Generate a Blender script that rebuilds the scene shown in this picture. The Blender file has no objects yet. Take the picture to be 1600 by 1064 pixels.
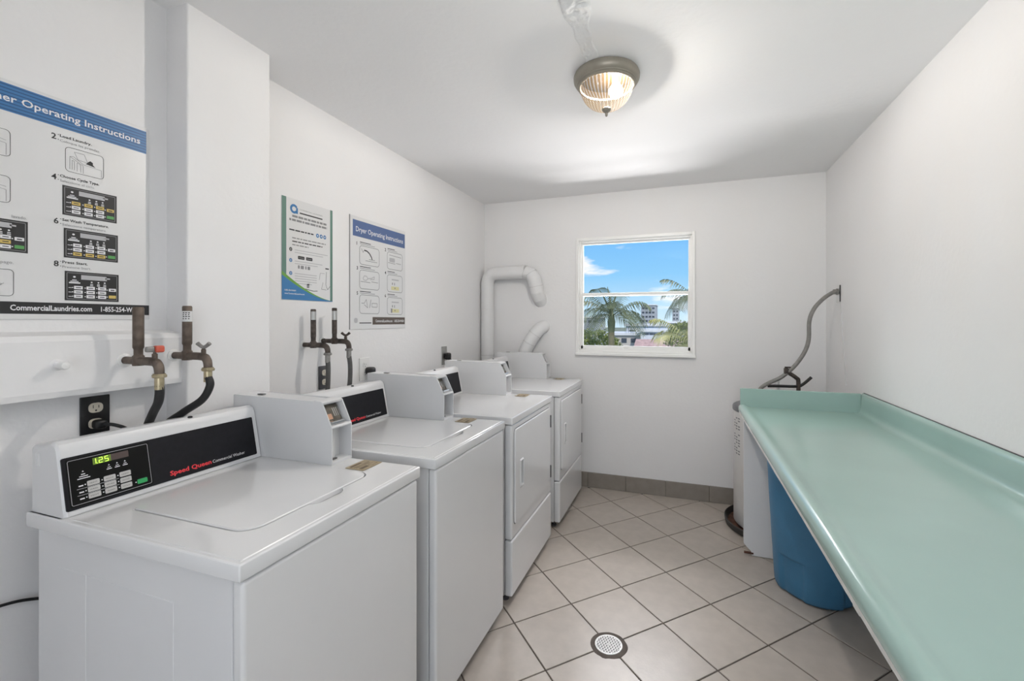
import bpy, bmesh, math, random
from mathutils import Vector, Matrix, noise as mnoise

random.seed(7)
scene = bpy.context.scene
COL = scene.collection
R = math.radians

# ------------------------------------------------------------------ camera
cam_data = bpy.data.cameras.new('camera')
cam_data.sensor_width = 36.0
cam_data.sensor_fit = 'HORIZONTAL'
cam_data.lens = 36.0 * 685.97 / 1600.0
cam_data.shift_x = -32.05 / 1600.0
cam_data.shift_y = -30.49 / 1600.0
cam_data.clip_start = 0.02
cam_data.clip_end = 2000
cam = bpy.data.objects.new('camera', cam_data)
COL.objects.link(cam)
cam.location = (0, 0, 1.39)
cam.rotation_euler = (R(90), 0, 0.3333)
scene.camera = cam

# ------------------------------------------------------------------ view
vs = scene.view_settings
vs.view_transform = 'Standard'
vs.look = 'None'
vs.gamma = 1.0
vs.use_curve_mapping = False
vs.exposure = 0.16

# ------------------------------------------------------------------ world: blue sky with scattered clouds
world = bpy.data.worlds.new('sky')
scene.world = world
world.use_nodes = True
wn = world.node_tree.nodes
wl = world.node_tree.links
wn.clear()
w_out = wn.new('ShaderNodeOutputWorld')
w_bg = wn.new('ShaderNodeBackground')
w_tc = wn.new('ShaderNodeTexCoord')
w_sep = wn.new('ShaderNodeSeparateXYZ')
w_ramp = wn.new('ShaderNodeValToRGB')
w_map = wn.new('ShaderNodeMapping')
w_noise = wn.new('ShaderNodeTexNoise')
w_cl = wn.new('ShaderNodeValToRGB')
w_mix = wn.new('ShaderNodeMixRGB')
wl.new(w_tc.outputs['Generated'], w_sep.inputs[0])
wl.new(w_sep.outputs['Z'], w_ramp.inputs[0])
el = w_ramp.color_ramp.elements
el[0].position = 0.0
el[0].color = (0.62, 0.82, 0.95, 1)
el[1].position = 0.55
el[1].color = (0.07, 0.26, 0.72, 1)
e = el.new(0.10)
e.color = (0.28, 0.62, 0.96, 1)
e = el.new(0.24)
e.color = (0.13, 0.45, 0.93, 1)
wl.new(w_tc.outputs['Generated'], w_map.inputs[0])
w_map.inputs['Location'].default_value = (0.62, 0.0, 0.30)
w_map.inputs['Scale'].default_value = (1.0, 1.0, 4.2)
wl.new(w_map.outputs[0], w_noise.inputs[0])
w_noise.inputs['Scale'].default_value = 5.6
w_noise.inputs['Detail'].default_value = 6.0
w_noise.inputs['Roughness'].default_value = 0.52
wl.new(w_noise.outputs[0], w_cl.inputs[0])
w_cl.color_ramp.elements[0].position = 0.515
w_cl.color_ramp.elements[0].color = (0, 0, 0, 1)
w_cl.color_ramp.elements[1].position = 0.62
w_cl.color_ramp.elements[1].color = (1, 1, 1, 1)
wl.new(w_cl.outputs[0], w_mix.inputs[0])
wl.new(w_ramp.outputs[0], w_mix.inputs[1])
w_mix.inputs[2].default_value = (1.0, 1.0, 1.0, 1)
wl.new(w_mix.outputs[0], w_bg.inputs[0])
w_bg.inputs[1].default_value = 0.98
wl.new(w_bg.outputs[0], w_out.inputs[0])

# ------------------------------------------------------------------ sun (behind the building, lights the view outside)
sun_d = bpy.data.lights.new('sun', 'SUN')
sun_d.energy = 3.6
sun_d.angle = R(0.6)
sun_d.color = (1.0, 0.95, 0.86)
sun = bpy.data.objects.new('sun', sun_d)
COL.objects.link(sun)
sun.rotation_euler = Vector((-0.45, 0.55, -0.72)).to_track_quat('-Z', 'Y').to_euler()

# ------------------------------------------------------------------ added soft fill light, set in an unseen doorway behind the camera
door_d = bpy.data.lights.new('doorway_fill', 'AREA')
door_d.shape = 'RECTANGLE'
door_d.size = 1.1
door_d.size_y = 1.95
door_d.energy = 11.0
door_d.color = (0.97, 0.985, 1.0)
door_l = bpy.data.objects.new('doorway_fill', door_d)
COL.objects.link(door_l)
door_l.location = (0.00, -1.12, 1.05)
door_l.rotation_euler = Vector((0, 1, 0)).to_track_quat('-Z', 'Z').to_euler()

# ------------------------------------------------------------------ the photographer's flash, bounced off the ceiling
flash_d = bpy.data.lights.new('bounce_flash', 'AREA')
flash_d.shape = 'DISK'
flash_d.size = 0.30
flash_d.energy = 11.0
flash_d.spread = R(120)
flash_d.color = (1.0, 0.995, 0.985)
flash = bpy.data.objects.new('bounce_flash', flash_d)
COL.objects.link(flash)
flash.location = (0.25, -0.30, 1.80)
flash.rotation_euler = Vector((-0.04, 0.50, 0.86)).to_track_quat('-Z', 'Y').to_euler()

# ------------------------------------------------------------------ added area lights outside the window, out of view, standing in for daylight
for nm, loc, aim, pw in (('window_sky_fill', (-0.50, 4.60, 3.02), (0.03, -0.95, -0.30), 260.0), ('window_ground_fill', (-0.60, 4.55, 0.15), (0.05, -0.62, 0.78), 300.0)):
    ld = bpy.data.lights.new(nm, 'AREA')
    ld.shape = 'RECTANGLE'
    ld.size = 2.6
    ld.size_y = 1.3
    ld.energy = pw
    ld.color = (1.0, 0.985, 0.99)
    lo = bpy.data.objects.new(nm, ld)
    COL.objects.link(lo)
    lo.location = loc
    lo.rotation_euler = Vector(aim).to_track_quat('-Z', 'Y').to_euler()

LAMP_WATTS = 60.0      # light of the bulb inside the ceiling lamp

# ================================================================== materials
MATS = {}


def mat(name, col, rough=0.5, metal=0.0, var=0.0, vscale=6.0, bump=0.0, bscale=60.0, spec=0.5, coat=0.0,
        emit=None, estr=0.0, rnd=0.0, detail=4.0, trans=0.0):
    if name in MATS:
        return MATS[name]
    m = bpy.data.materials.new(name)
    m.use_nodes = True
    nt = m.node_tree
    b = nt.nodes['Principled BSDF']
    b.inputs['Base Color'].default_value = (*col, 1)
    b.inputs['Roughness'].default_value = rough
    b.inputs['Metallic'].default_value = metal
    b.inputs['Specular IOR Level'].default_value = spec
    b.inputs['Coat Weight'].default_value = coat
    b.inputs['Coat Roughness'].default_value = 0.08
    tc = nt.nodes.new('ShaderNodeTexCoord')
    n = nt.nodes.new('ShaderNodeTexNoise')
    n.inputs['Scale'].default_value = vscale
    n.inputs['Detail'].default_value = detail
    nt.links.new(tc.outputs['Object'], n.inputs['Vector'])
    mr = nt.nodes.new('ShaderNodeMapRange')
    mr.inputs['From Min'].default_value = 0.3
    mr.inputs['From Max'].default_value = 0.7
    mr.inputs['To Min'].default_value = 1.0 - var
    mr.inputs['To Max'].default_value = 1.0 + var
    nt.links.new(n.outputs[0], mr.inputs['Value'])
    val = mr.outputs[0]
    if rnd > 0:
        oi = nt.nodes.new('ShaderNodeObjectInfo')
        mr2 = nt.nodes.new('ShaderNodeMapRange')
        mr2.inputs['To Min'].default_value = 1.0 - rnd
        mr2.inputs['To Max'].default_value = 1.0 + rnd
        nt.links.new(oi.outputs['Random'], mr2.inputs['Value'])
        mu = nt.nodes.new('ShaderNodeMath')
        mu.operation = 'MULTIPLY'
        nt.links.new(val, mu.inputs[0])
        nt.links.new(mr2.outputs[0], mu.inputs[1])
        val = mu.outputs[0]
    vm = nt.nodes.new('ShaderNodeVectorMath')
    vm.operation = 'SCALE'
    vm.inputs[0].default_value = col
    nt.links.new(val, vm.inputs['Scale'])
    nt.links.new(vm.outputs[0], b.inputs['Base Color'])
    if bump > 0:
        n2 = nt.nodes.new('ShaderNodeTexNoise')
        n2.inputs['Scale'].default_value = bscale
        n2.inputs['Detail'].default_value = 5
        nt.links.new(tc.outputs['Object'], n2.inputs['Vector'])
        bp = nt.nodes.new('ShaderNodeBump')
        bp.inputs['Strength'].default_value = bump
        bp.inputs['Distance'].default_value = 0.01
        nt.links.new(n2.outputs[0], bp.inputs['Height'])
        nt.links.new(bp.outputs[0], b.inputs['Normal'])
    if emit:
        b.inputs['Emission Color'].default_value = (*emit, 1)
        b.inputs['Emission Strength'].default_value = estr
    if trans > 0:
        b.inputs['Transmission Weight'].default_value = trans
    MATS[name] = m
    return m


M_WALL = mat('white_wall_paint', (0.82, 0.815, 0.82), 0.62, var=0.012, vscale=2.0, bump=0.10, bscale=45, spec=0.3)
M_CEIL = mat('white_ceiling_paint', (0.88, 0.875, 0.88), 0.7, var=0.012, vscale=1.5, bump=0.10, bscale=35, spec=0.25)
M_PLASTER = mat('ceiling_plaster_patch', (0.82, 0.82, 0.825), 0.85, var=0.03, vscale=25, bump=0.5, bscale=50, spec=0.2)
M_TILE = mat('beige_floor_tile', (0.47, 0.42, 0.375), 0.28, var=0.07, vscale=14, bump=0.04, bscale=90, rnd=0.035, detail=8)
M_GROUT = mat('dark_grout', (0.12, 0.10, 0.088), 0.9, var=0.15, vscale=30, bump=0.2, bscale=120)
M_BASE = mat('taupe_baseboard_tile', (0.27, 0.24, 0.21), 0.4, var=0.07, vscale=18, rnd=0.03)
M_ENAMEL = mat('white_enamel', (0.73, 0.733, 0.74), 0.16, var=0.01, vscale=4, spec=0.5, coat=0.5)
M_SHELL = mat('white_powder_coat', (0.70, 0.703, 0.715), 0.33, var=0.01, vscale=5, spec=0.5)
M_BLACKPANEL = mat('black_control_panel', (0.010, 0.010, 0.013), 0.34, var=0.15, vscale=60, spec=0.25)
M_KEYPADBLK = mat('keypad_black', (0.004, 0.004, 0.004), 0.3, spec=0.2)
M_KEY = mat('grey_key_print', (0.52, 0.51, 0.50), 0.45)
M_KEYINK = mat('key_ink', (0.06, 0.06, 0.06), 0.5)
M_GREENKEY = mat('green_key', (0.03, 0.36, 0.11), 0.4)
M_WHITEINK = mat('white_ink', (0.78, 0.78, 0.80), 0.5)
M_GREYINK = mat('grey_ink', (0.42, 0.42, 0.44), 0.5)
M_REDINK = mat('red_ink', (0.80, 0.045, 0.06), 0.45)
M_DISPLAY = mat('dark_display_glass', (0.085, 0.06, 0.055), 0.2)
M_DISPGREEN = mat('lit_display_glass', (0.09, 0.14, 0.02), 0.2, emit=(0.10, 0.17, 0.02), estr=0.5)
M_DIGIT = mat('lit_green_digits', (0.5, 0.9, 0.05), 0.4, emit=(0.62, 1.0, 0.12), estr=1.0)
M_BLACK = mat('black_rubber', (0.012, 0.012, 0.013), 0.5, var=0.1, vscale=40)
M_BLACKPL = mat('black_plastic', (0.01, 0.01, 0.011), 0.32)
M_DARKGREY = mat('dark_grey_plastic', (0.07, 0.07, 0.075), 0.4)
M_CHROME = mat('polished_steel', (0.72, 0.72, 0.72), 0.22, metal=1.0)
M_DRAIN = mat('satin_drain_metal', (0.66, 0.66, 0.65), 0.42, metal=0.25, var=0.06, vscale=60)
M_STEEL = mat('brushed_steel', (0.50, 0.50, 0.49), 0.38, metal=0.9, var=0.06, vscale=40)
M_COINPLATE = mat('coin_slot_plate', (0.13, 0.115, 0.095), 0.4, metal=0.4, var=0.35, vscale=45)
M_COPPER = mat('copper_coin_print', (0.52, 0.30, 0.20), 0.45, metal=0.2)
M_BRASSTAG = mat('tan_brass_plate', (0.42, 0.34, 0.22), 0.45, metal=0.35, var=0.12, vscale=40)
M_TAGINK = mat('tag_ink', (0.16, 0.12, 0.08), 0.6)
M_PIPE = mat('weathered_bronze_pipe', (0.135, 0.105, 0.085), 0.55, metal=0.45, var=0.35, vscale=35, bump=0.2, bscale=150)
M_PIPEDK = mat('dark_rusty_pipe', (0.075, 0.060, 0.052), 0.6, metal=0.35, var=0.55, vscale=40, bump=0.25, bscale=150)
M_BRASS = mat('aged_brass', (0.46, 0.39, 0.26), 0.35, metal=0.8, var=0.2, vscale=50)
M_ZINC = mat('zinc_casting', (0.30, 0.29, 0.28), 0.45, metal=0.7, var=0.2, vscale=60)
M_REDPLASTIC = mat('red_valve_handle', (0.55, 0.10, 0.06), 0.5)
M_GREYHOSE = mat('grey_rubber_hose', (0.085, 0.083, 0.082), 0.5, var=0.15, vscale=40)
M_CONDUIT = mat('grey_flexible_conduit', (0.23, 0.22, 0.21), 0.5, var=0.12, vscale=50)
M_IVORY = mat('ivory_receptacle', (0.62, 0.57, 0.48), 0.4)
M_WHITEPL = mat('white_plastic', (0.78, 0.78, 0.77), 0.4)
M_DUCT = mat('white_painted_duct', (0.77, 0.77, 0.775), 0.5, var=0.02, vscale=12, bump=0.06, bscale=30)
M_SEAM = mat('duct_seam_tape', (0.66, 0.66, 0.66), 0.5)
M_MINT = mat('mint_laminate', (0.325, 0.468, 0.428), 0.20, var=0.03, vscale=3, spec=0.5, coat=0.4)
M_EDGE = mat('white_edge_strip', (0.72, 0.72, 0.70), 0.5, var=0.08, vscale=30)
M_BIN = mat('blue_barrel_plastic', (0.055, 0.20, 0.36), 0.42, var=0.08, vscale=8, bump=0.1, bscale=200)
M_HEATER = mat('white_heater_jacket', (0.74, 0.73, 0.72), 0.4, var=0.02)
M_HEATCAP = mat('grey_heater_cap', (0.15, 0.155, 0.17), 0.4)
M_RUST = mat('rusty_pan', (0.12, 0.055, 0.035), 0.7, metal=0.2, var=0.5, vscale=20)
M_PANRIM = mat('dark_pan_rim', (0.035, 0.033, 0.032), 0.5)
M_BRONZE = mat('satin_bronze_lamp_base', (0.30, 0.275, 0.23), 0.42, metal=0.35, var=0.06, vscale=15)
M_FRAME = mat('white_window_frame', (0.90, 0.90, 0.89), 0.35)
M_SHEET = mat('white_poster_sheet', (0.72, 0.72, 0.725), 0.35, var=0.01)
M_INK = mat('black_print', (0.018, 0.018, 0.02), 0.5)
M_INKGREY = mat('grey_print', (0.25, 0.25, 0.26), 0.5)
M_INKLIGHT = mat('light_grey_print', (0.48, 0.48, 0.50), 0.5)
M_BLUE = mat('blue_print', (0.035, 0.17, 0.40), 0.4)
M_BLUEDK = mat('dark_blue_print', (0.012, 0.07, 0.20), 0.4)
M_SLATE = mat('slate_blue_print', (0.09, 0.145, 0.31), 0.4)
M_YELLOW = mat('yellow_print', (0.62, 0.46, 0.13), 0.45)
M_PGREEN = mat('green_print', (0.10, 0.34, 0.10), 0.45)
M_TEAL = mat('teal_print', (0.13, 0.24, 0.20), 0.45)
M_LIME = mat('lime_print', (0.16, 0.36, 0.07), 0.45)
M_SKYBLUE = mat('bright_blue_print', (0.05, 0.20, 0.44), 0.45)
M_BROWNBAR = mat('brown_bar_print', (0.10, 0.075, 0.06), 0.5)
M_PALEYEL = mat('pale_yellow_print', (0.68, 0.64, 0.36), 0.5)


def mat_glass():
    m = bpy.data.materials.new('window_glass')
    m.use_nodes = True
    nt = m.node_tree
    nt.nodes.clear()
    o = nt.nodes.new('ShaderNodeOutputMaterial')
    t = nt.nodes.new('ShaderNodeBsdfTransparent')
    g = nt.nodes.new('ShaderNodeBsdfGlossy')
    g.inputs['Roughness'].default_value = 0.02
    fr = nt.nodes.new('ShaderNodeFresnel')
    fr.inputs['IOR'].default_value = 1.25
    mx = nt.nodes.new('ShaderNodeMixShader')
    t.inputs[0].default_value = (0.98, 0.98, 0.98, 1)
    nt.links.new(fr.outputs[0], mx.inputs[0])
    nt.links.new(t.outputs[0], mx.inputs[1])
    nt.links.new(g.outputs[0], mx.inputs[2])
    nt.links.new(mx.outputs[0], o.inputs[0])
    return m


def mat_shade():
    """clear amber pressed glass: the ribs are thicker and thinner glass, so they tint more and less"""
    m = bpy.data.materials.new('ribbed_amber_glass')
    m.use_nodes = True
    nt = m.node_tree
    nt.nodes.clear()
    o = nt.nodes.new('ShaderNodeOutputMaterial')
    tc = nt.nodes.new('ShaderNodeTexCoord')
    sx = nt.nodes.new('ShaderNodeSeparateXYZ')
    at = nt.nodes.new('ShaderNodeMath')
    at.operation = 'ARCTAN2'
    mu = nt.nodes.new('ShaderNodeMath')
    mu.operation = 'MULTIPLY'
    mu.inputs[1].default_value = 42.0
    sn = nt.nodes.new('ShaderNodeMath')
    sn.operation = 'SINE'
    cr = nt.nodes.new('ShaderNodeValToRGB')
    cr.color_ramp.elements[0].position = 0.0
    cr.color_ramp.elements[0].color = (0.64, 0.46, 0.25, 1)
    cr.color_ramp.elements[1].position = 0.75
    cr.color_ramp.elements[1].color = (0.98, 0.94, 0.84, 1)
    nt.links.new(tc.outputs['Object'], sx.inputs[0])
    nt.links.new(sx.outputs['Y'], at.inputs[0])
    nt.links.new(sx.outputs['X'], at.inputs[1])
    nt.links.new(at.outputs[0], mu.inputs[0])
    nt.links.new(mu.outputs[0], sn.inputs[0])
    nt.links.new(sn.outputs[0], cr.inputs[0])
    t = nt.nodes.new('ShaderNodeBsdfTransparent')
    nt.links.new(cr.outputs[0], t.inputs[0])
    tl = nt.nodes.new('ShaderNodeBsdfTranslucent')
    nt.links.new(cr.outputs[0], tl.inputs[0])
    g = nt.nodes.new('ShaderNodeBsdfGlossy')
    g.inputs['Roughness'].default_value = 0.12
    m1 = nt.nodes.new('ShaderNodeMixShader')
    m1.inputs[0].default_value = 0.0055
    m2 = nt.nodes.new('ShaderNodeMixShader')
    m2.inputs[0].default_value = 0.03
    nt.links.new(t.outputs[0], m1.inputs[1])
    nt.links.new(tl.outputs[0], m1.inputs[2])
    nt.links.new(m1.outputs[0], m2.inputs[1])
    nt.links.new(g.outputs[0], m2.inputs[2])
    nt.links.new(m2.outputs[0], o.inputs[0])
    return m


def mat_bulb():
    m = bpy.data.materials.new('lit_bulb')
    m.use_nodes = True
    nt = m.node_tree
    nt.nodes.clear()
    o = nt.nodes.new('ShaderNodeOutputMaterial')
    t = nt.nodes.new('ShaderNodeBsdfTransparent')
    e_ = nt.nodes.new('ShaderNodeEmission')
    e_.inputs[0].default_value = (1.0, 0.93, 0.80, 1)
    e_.inputs[1].default_value = 16.0
    mx = nt.nodes.new('ShaderNodeMixShader')
    mx.inputs[0].default_value = 0.12
    nt.links.new(t.outputs[0], mx.inputs[1])
    nt.links.new(e_.outputs[0], mx.inputs[2])
    nt.links.new(mx.outputs[0], o.inputs[0])
    return m


M_GLASS = mat_glass()
M_SHADE = mat_shade()
M_BULB = mat_bulb()
M_REFLECT = mat('dark_lamp_pan_inside', (0.006, 0.0035, 0.0015), 0.7, spec=0.05)

# ================================================================== mesh builder
_text_cache = {}


def text_tris(s, bold=0.0, res=3, shear=0.0):
    key = (s, bold, res, shear)
    if key in _text_cache:
        return _text_cache[key]
    cu = bpy.data.curves.new('tmp_text', 'FONT')
    cu.body = s
    cu.size = 1.0
    cu.resolution_u = res
    cu.offset = bold
    cu.shear = shear
    cu.fill_mode = 'BOTH'
    cu.dimensions = '2D'
    ob = bpy.data.objects.new('tmp_text', cu)
    COL.objects.link(ob)
    me = bpy.data.meshes.new_from_object(ob)
    vs_ = [(v.co.x, v.co.y) for v in me.vertices]
    fs_ = [tuple(p.vertices) for p in me.polygons]
    bpy.data.objects.remove(ob)
    bpy.data.meshes.remove(me)
    bpy.data.curves.remove(cu)
    w = max([v[0] for v in vs_] or [0])
    x0 = min([v[0] for v in vs_] or [0])
    _text_cache[key] = (vs_, fs_, x0, w)
    return _text_cache[key]


def rrect(a0, b0, a1, b1, r, n=4):
    if isinstance(r, (int, float)):
        r = (r, r, r, r)
    pts = []
    for (cx, cy, rr, s) in ((a1 - r[0], b1 - r[0], r[0], 0), (a0 + r[1], b1 - r[1], r[1], 90),
                            (a0 + r[2], b0 + r[2], r[2], 180), (a1 - r[3], b0 + r[3], r[3], 270)):
        for k in range(n + 1):
            an = R(s + 90 * k / n)
            pts.append((cx + rr * math.cos(an), cy + rr * math.sin(an)))
    return pts


class Pl:
    """A flat frame: origin, direction a, direction b; a x b is the outward normal."""

    def __init__(self, o, a, b):
        self.o = Vector(o)
        self.a = Vector(a).normalized()
        self.b = Vector(b).normalized()
        self.n = self.a.cross(self.b)

    def p(self, a, b, h=0.0):
        return self.o + self.a * a + self.b * b + self.n * h


class MB:
    def __init__(self):
        self.v = []
        self.f = []

    def add(self, vs_, fs_):
        k = len(self.v)
        self.v += [tuple(v) for v in vs_]
        self.f += [tuple(i + k for i in f) for f in fs_]
        return self

    def from_bm(self, bm):
        bm.verts.ensure_lookup_table()
        self.add([v.co[:] for v in bm.verts], [[v.index for v in f.verts] for f in bm.faces])
        bm.free()
        return self

    def box(self, lo, hi):
        x0, y0, z0 = lo
        x1, y1, z1 = hi
        return self.add([(x0, y0, z0), (x1, y0, z0), (x1, y1, z0), (x0, y1, z0),
                         (x0, y0, z1), (x1, y0, z1), (x1, y1, z1), (x0, y1, z1)],
                        [(0, 3, 2, 1), (4, 5, 6, 7), (0, 1, 5, 4), (1, 2, 6, 5), (2, 3, 7, 6), (3, 0, 4, 7)])

    def rbox(self, lo, hi, r, seg=3, axis=None):
        bm = bmesh.new()
        bmesh.ops.create_cube(bm, size=1)
        c = [(lo[i] + hi[i]) / 2 for i in range(3)]
        s = [hi[i] - lo[i] for i in range(3)]
        for v in bm.verts:
            v.co = Vector((c[i] + v.co[i] * s[i] for i in range(3)))
        es = list(bm.edges)
        if axis is not None:
            es = [e_ for e_ in es if abs((e_.verts[0].co - e_.verts[1].co)[axis]) > 1e-6]
        bmesh.ops.bevel(bm, geom=es, offset=r, segments=seg, profile=0.5, affect='EDGES')
        bm.verts.index_update()
        return self.from_bm(bm)

    def prism(self, prof, place, t0, t1):
        """prof: 2D points; place(p, q, t) -> xyz. Closed extruded polygon."""
        n = len(prof)
        vs_ = [place(p, q, t0) for p, q in prof] + [place(p, q, t1) for p, q in prof]
        fs_ = [tuple(range(n - 1, -1, -1)), tuple(range(n, 2 * n))]
        fs_ += [(i, (i + 1) % n, n + (i + 1) % n, n + i) for i in range(n)]
        return self.add(vs_, fs_)

    def tube(self, path, r, seg=12, res=6, caps=True, smooth=True):
        pts = [Vector(p) for p in path]
        rad = r if isinstance(r, (list, tuple)) else [r] * len(pts)
        if smooth and len(pts) > 2:
            out, ro = [], []
            for i in range(len(pts) - 1):
                p0 = pts[max(i - 1, 0)]
                p1, p2 = pts[i], pts[i + 1]
                p3 = pts[min(i + 2, len(pts) - 1)]
                for k in range(res):
                    t = k / res
                    out.append(0.5 * ((2 * p1) + (-p0 + p2) * t + (2 * p0 - 5 * p1 + 4 * p2 - p3) * t * t +
                                      (-p0 + 3 * p1 - 3 * p2 + p3) * t * t * t))
                    ro.append(rad[i] * (1 - t) + rad[i + 1] * t)
            out.append(pts[-1])
            ro.append(rad[-1])
            pts, rad = out, ro
        n = len(pts)
        tan = [(pts[min(i + 1, n - 1)] - pts[max(i - 1, 0)]).normalized() for i in range(n)]
        up = Vector((0, 0, 1)) if abs(tan[0].z) < 0.9 else Vector((0, 1, 0))
        nx = tan[0].cross(up).normalized()
        vs_, fs_ = [], []
        for i in range(n):
            nx = (nx - tan[i] * nx.dot(tan[i])).normalized()
            ny = tan[i].cross(nx)
            for k in range(seg):
                a = 2 * math.pi * k / seg
                vs_.append(pts[i] + (nx * math.cos(a) + ny * math.sin(a)) * rad[i])
        for i in range(n - 1):
            for k in range(seg):
                k2 = (k + 1) % seg
                fs_.append((i * seg + k, i * seg + k2, (i + 1) * seg + k2, (i + 1) * seg + k))
        if caps:
            fs_.append(tuple(range(seg - 1, -1, -1)))
            fs_.append(tuple((n - 1) * seg + k for k in range(seg)))
        return self.add(vs_, fs_)

    def lathe(self, prof, c=(0, 0, 0), seg=32, mod=None, axis='z', cap0=False, cap1=False):
        vs_, fs_ = [], []
        for (r_, z_) in prof:
            for k in range(seg):
                a = 2 * math.pi * k / seg
                rr = r_ * (mod(a, r_, z_) if mod else 1.0)
                if axis == 'z':
                    vs_.append((c[0] + rr * math.cos(a), c[1] + rr * math.sin(a), c[2] + z_))
                elif axis == 'x':
                    vs_.append((c[0] + z_, c[1] + rr * math.cos(a), c[2] + rr * math.sin(a)))
                else:
                    vs_.append((c[0] + rr * math.sin(a), c[1] + z_, c[2] + rr * math.cos(a)))
        for i in range(len(prof) - 1):
            for k in range(seg):
                k2 = (k + 1) % seg
                fs_.append((i * seg + k, i * seg + k2, (i + 1) * seg + k2, (i + 1) * seg + k))
        if cap0:
            fs_.append(tuple(range(seg - 1, -1, -1)))
        if cap1:
            fs_.append(tuple((len(prof) - 1) * seg + k for k in range(seg)))
        return self.add(vs_, fs_)

    # ---- flat things on a plane
    def ppoly(self, pl, pts, h=0.0004):
        return self.add([pl.p(a, b, h) for a, b in pts], [tuple(range(len(pts)))])

    def prect(self, pl, a0, b0, a1, b1, h=0.0004):
        return self.ppoly(pl, [(a0, b0), (a1, b0), (a1, b1), (a0, b1)], h)

    def prr(self, pl, a0, b0, a1, b1, r, h=0.0004, n=3):
        return self.ppoly(pl, rrect(a0, b0, a1, b1, r, n), h)

    def pring(self, pl, a0, b0, a1, b1, r, w, h=0.0004, n=4):
        o = rrect(a0, b0, a1, b1, r, n)
        i = rrect(a0 + w, b0 + w, a1 - w, b1 - w, max(r - w, 0.0002), n)
        m_ = len(o)
        return self.add([pl.p(*q, h) for q in o] + [pl.p(*q, h) for q in i],
                        [(k, (k + 1) % m_, m_ + (k + 1) % m_, m_ + k) for k in range(m_)])

    def pslab(self, pl, pts, h0, h1):
        n = len(pts)
        return self.add([pl.p(a, b, h0) for a, b in pts] + [pl.p(a, b, h1) for a, b in pts],
                        [tuple(range(n - 1, -1, -1)), tuple(range(n, 2 * n))] +
                        [(i, (i + 1) % n, n + (i + 1) % n, n + i) for i in range(n)])

    def pline(self, pl, pts, w, h=0.0004):
        for (a0, b0), (a1, b1) in zip(pts[:-1], pts[1:]):
            d = Vector((a1 - a0, b1 - b0))
            if d.length < 1e-7:
                continue
            d.normalize()
            n = Vector((-d.y, d.x)) * w / 2
            self.ppoly(pl, [(a0 - n.x, b0 - n.y), (a1 - n.x, b1 - n.y), (a1 + n.x, b1 + n.y), (a0 + n.x, b0 + n.y)], h)
        return self

    def ptext(self, pl, s, a, b, size=None, width=None, bold=0.0, align='L', h=0.0004, shear=0.0):
        vs_, fs_, x0, w = text_tris(s, bold, 2, shear)
        sx = size
        if width is not None:
            sx = width / max(w - x0, 1e-6)
            if size is None:
                size = sx
        off = 0
        if align == 'C':
            off = -(w + x0) / 2 * sx
        elif align == 'R':
            off = -w * sx
        else:
            off = -x0 * sx
        return self.add([pl.p(a + off + x * sx, b + y * size, h) for x, y in vs_], fs_)

    def build(self, name, material, parent=None, smooth=None, wnorm=False, org=None):
        me = bpy.data.meshes.new(name)
        o = Vector(org) if org is not None else Vector((0, 0, 0))
        p = parent
        while p is not None:
            o = o + Vector(p.location)
            p = p.parent
        me.from_pydata([(v[0] - o.x, v[1] - o.y, v[2] - o.z) for v in self.v], [], self.f)
        me.update()
        bm = bmesh.new()
        bm.from_mesh(me)
        bmesh.ops.recalc_face_normals(bm, faces=bm.faces) if smooth is not None or wnorm else None
        bm.to_mesh(me)
        bm.free()
        if smooth is not None:
            me.polygons.foreach_set('use_smooth', [True] * len(me.polygons))
            me.set_sharp_from_angle(angle=R(smooth))
        me.materials.append(material)
        ob = bpy.data.objects.new(name, me)
        if org is not None:
            ob.location = org
        COL.objects.link(ob)
        ob.parent = parent
        if wnorm:
            me.polygons.foreach_set('use_smooth', [True] * len(me.polygons))
            md = ob.modifiers.new('weighted_normals', 'WEIGHTED_NORMAL')
            md.keep_sharp = True
        return ob


def empty(name, loc=(0, 0, 0), rz=0.0, parent=None):
    o = bpy.data.objects.new(name, None)
    o.location = loc
    o.rotation_euler = (0, 0, rz)
    o.empty_display_size = 0.05
    COL.objects.link(o)
    o.parent = parent
    return o


def tag(o, label=None, cat=None, group=None, kind=None):
    if label:
        o['label'] = label
    if cat:
        o['category'] = cat
    if group:
        o['group'] = group
    if kind:
        o['kind'] = kind
    return o


def thing(name, label, cat, loc=(0, 0, 0), group=None):
    return tag(empty(name, loc), label, cat, group)


def struct(o, label=None):
    o['kind'] = 'structure'
    if label:
        o['label'] = label
    return o


def copy_tree(o, parent=None):
    c = o.copy()
    COL.objects.link(c)
    c.parent = parent
    for ch in list(o.children):
        copy_tree(ch, c)
    return c


# ================================================================== the room
XL, XR, YB, ZC = -1.724, 0.952, 3.637, 2.452
YF = -1.0
XA = -1.668          # alcove wall behind the washer poster
T = 0.18

# --- floor
fl = MB().box((XL - T, YF - T, -0.12), (XR + T, YB + T, -0.004)).build('floor', M_GROUT)
struct(fl, 'beige square tiles laid diagonally with dark grout')
TP, TA = 0.3063, 0.7946
TX, TY = -0.3076, 1.887
ca, sa = math.cos(TA), math.sin(TA)
G = 0.0062


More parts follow.
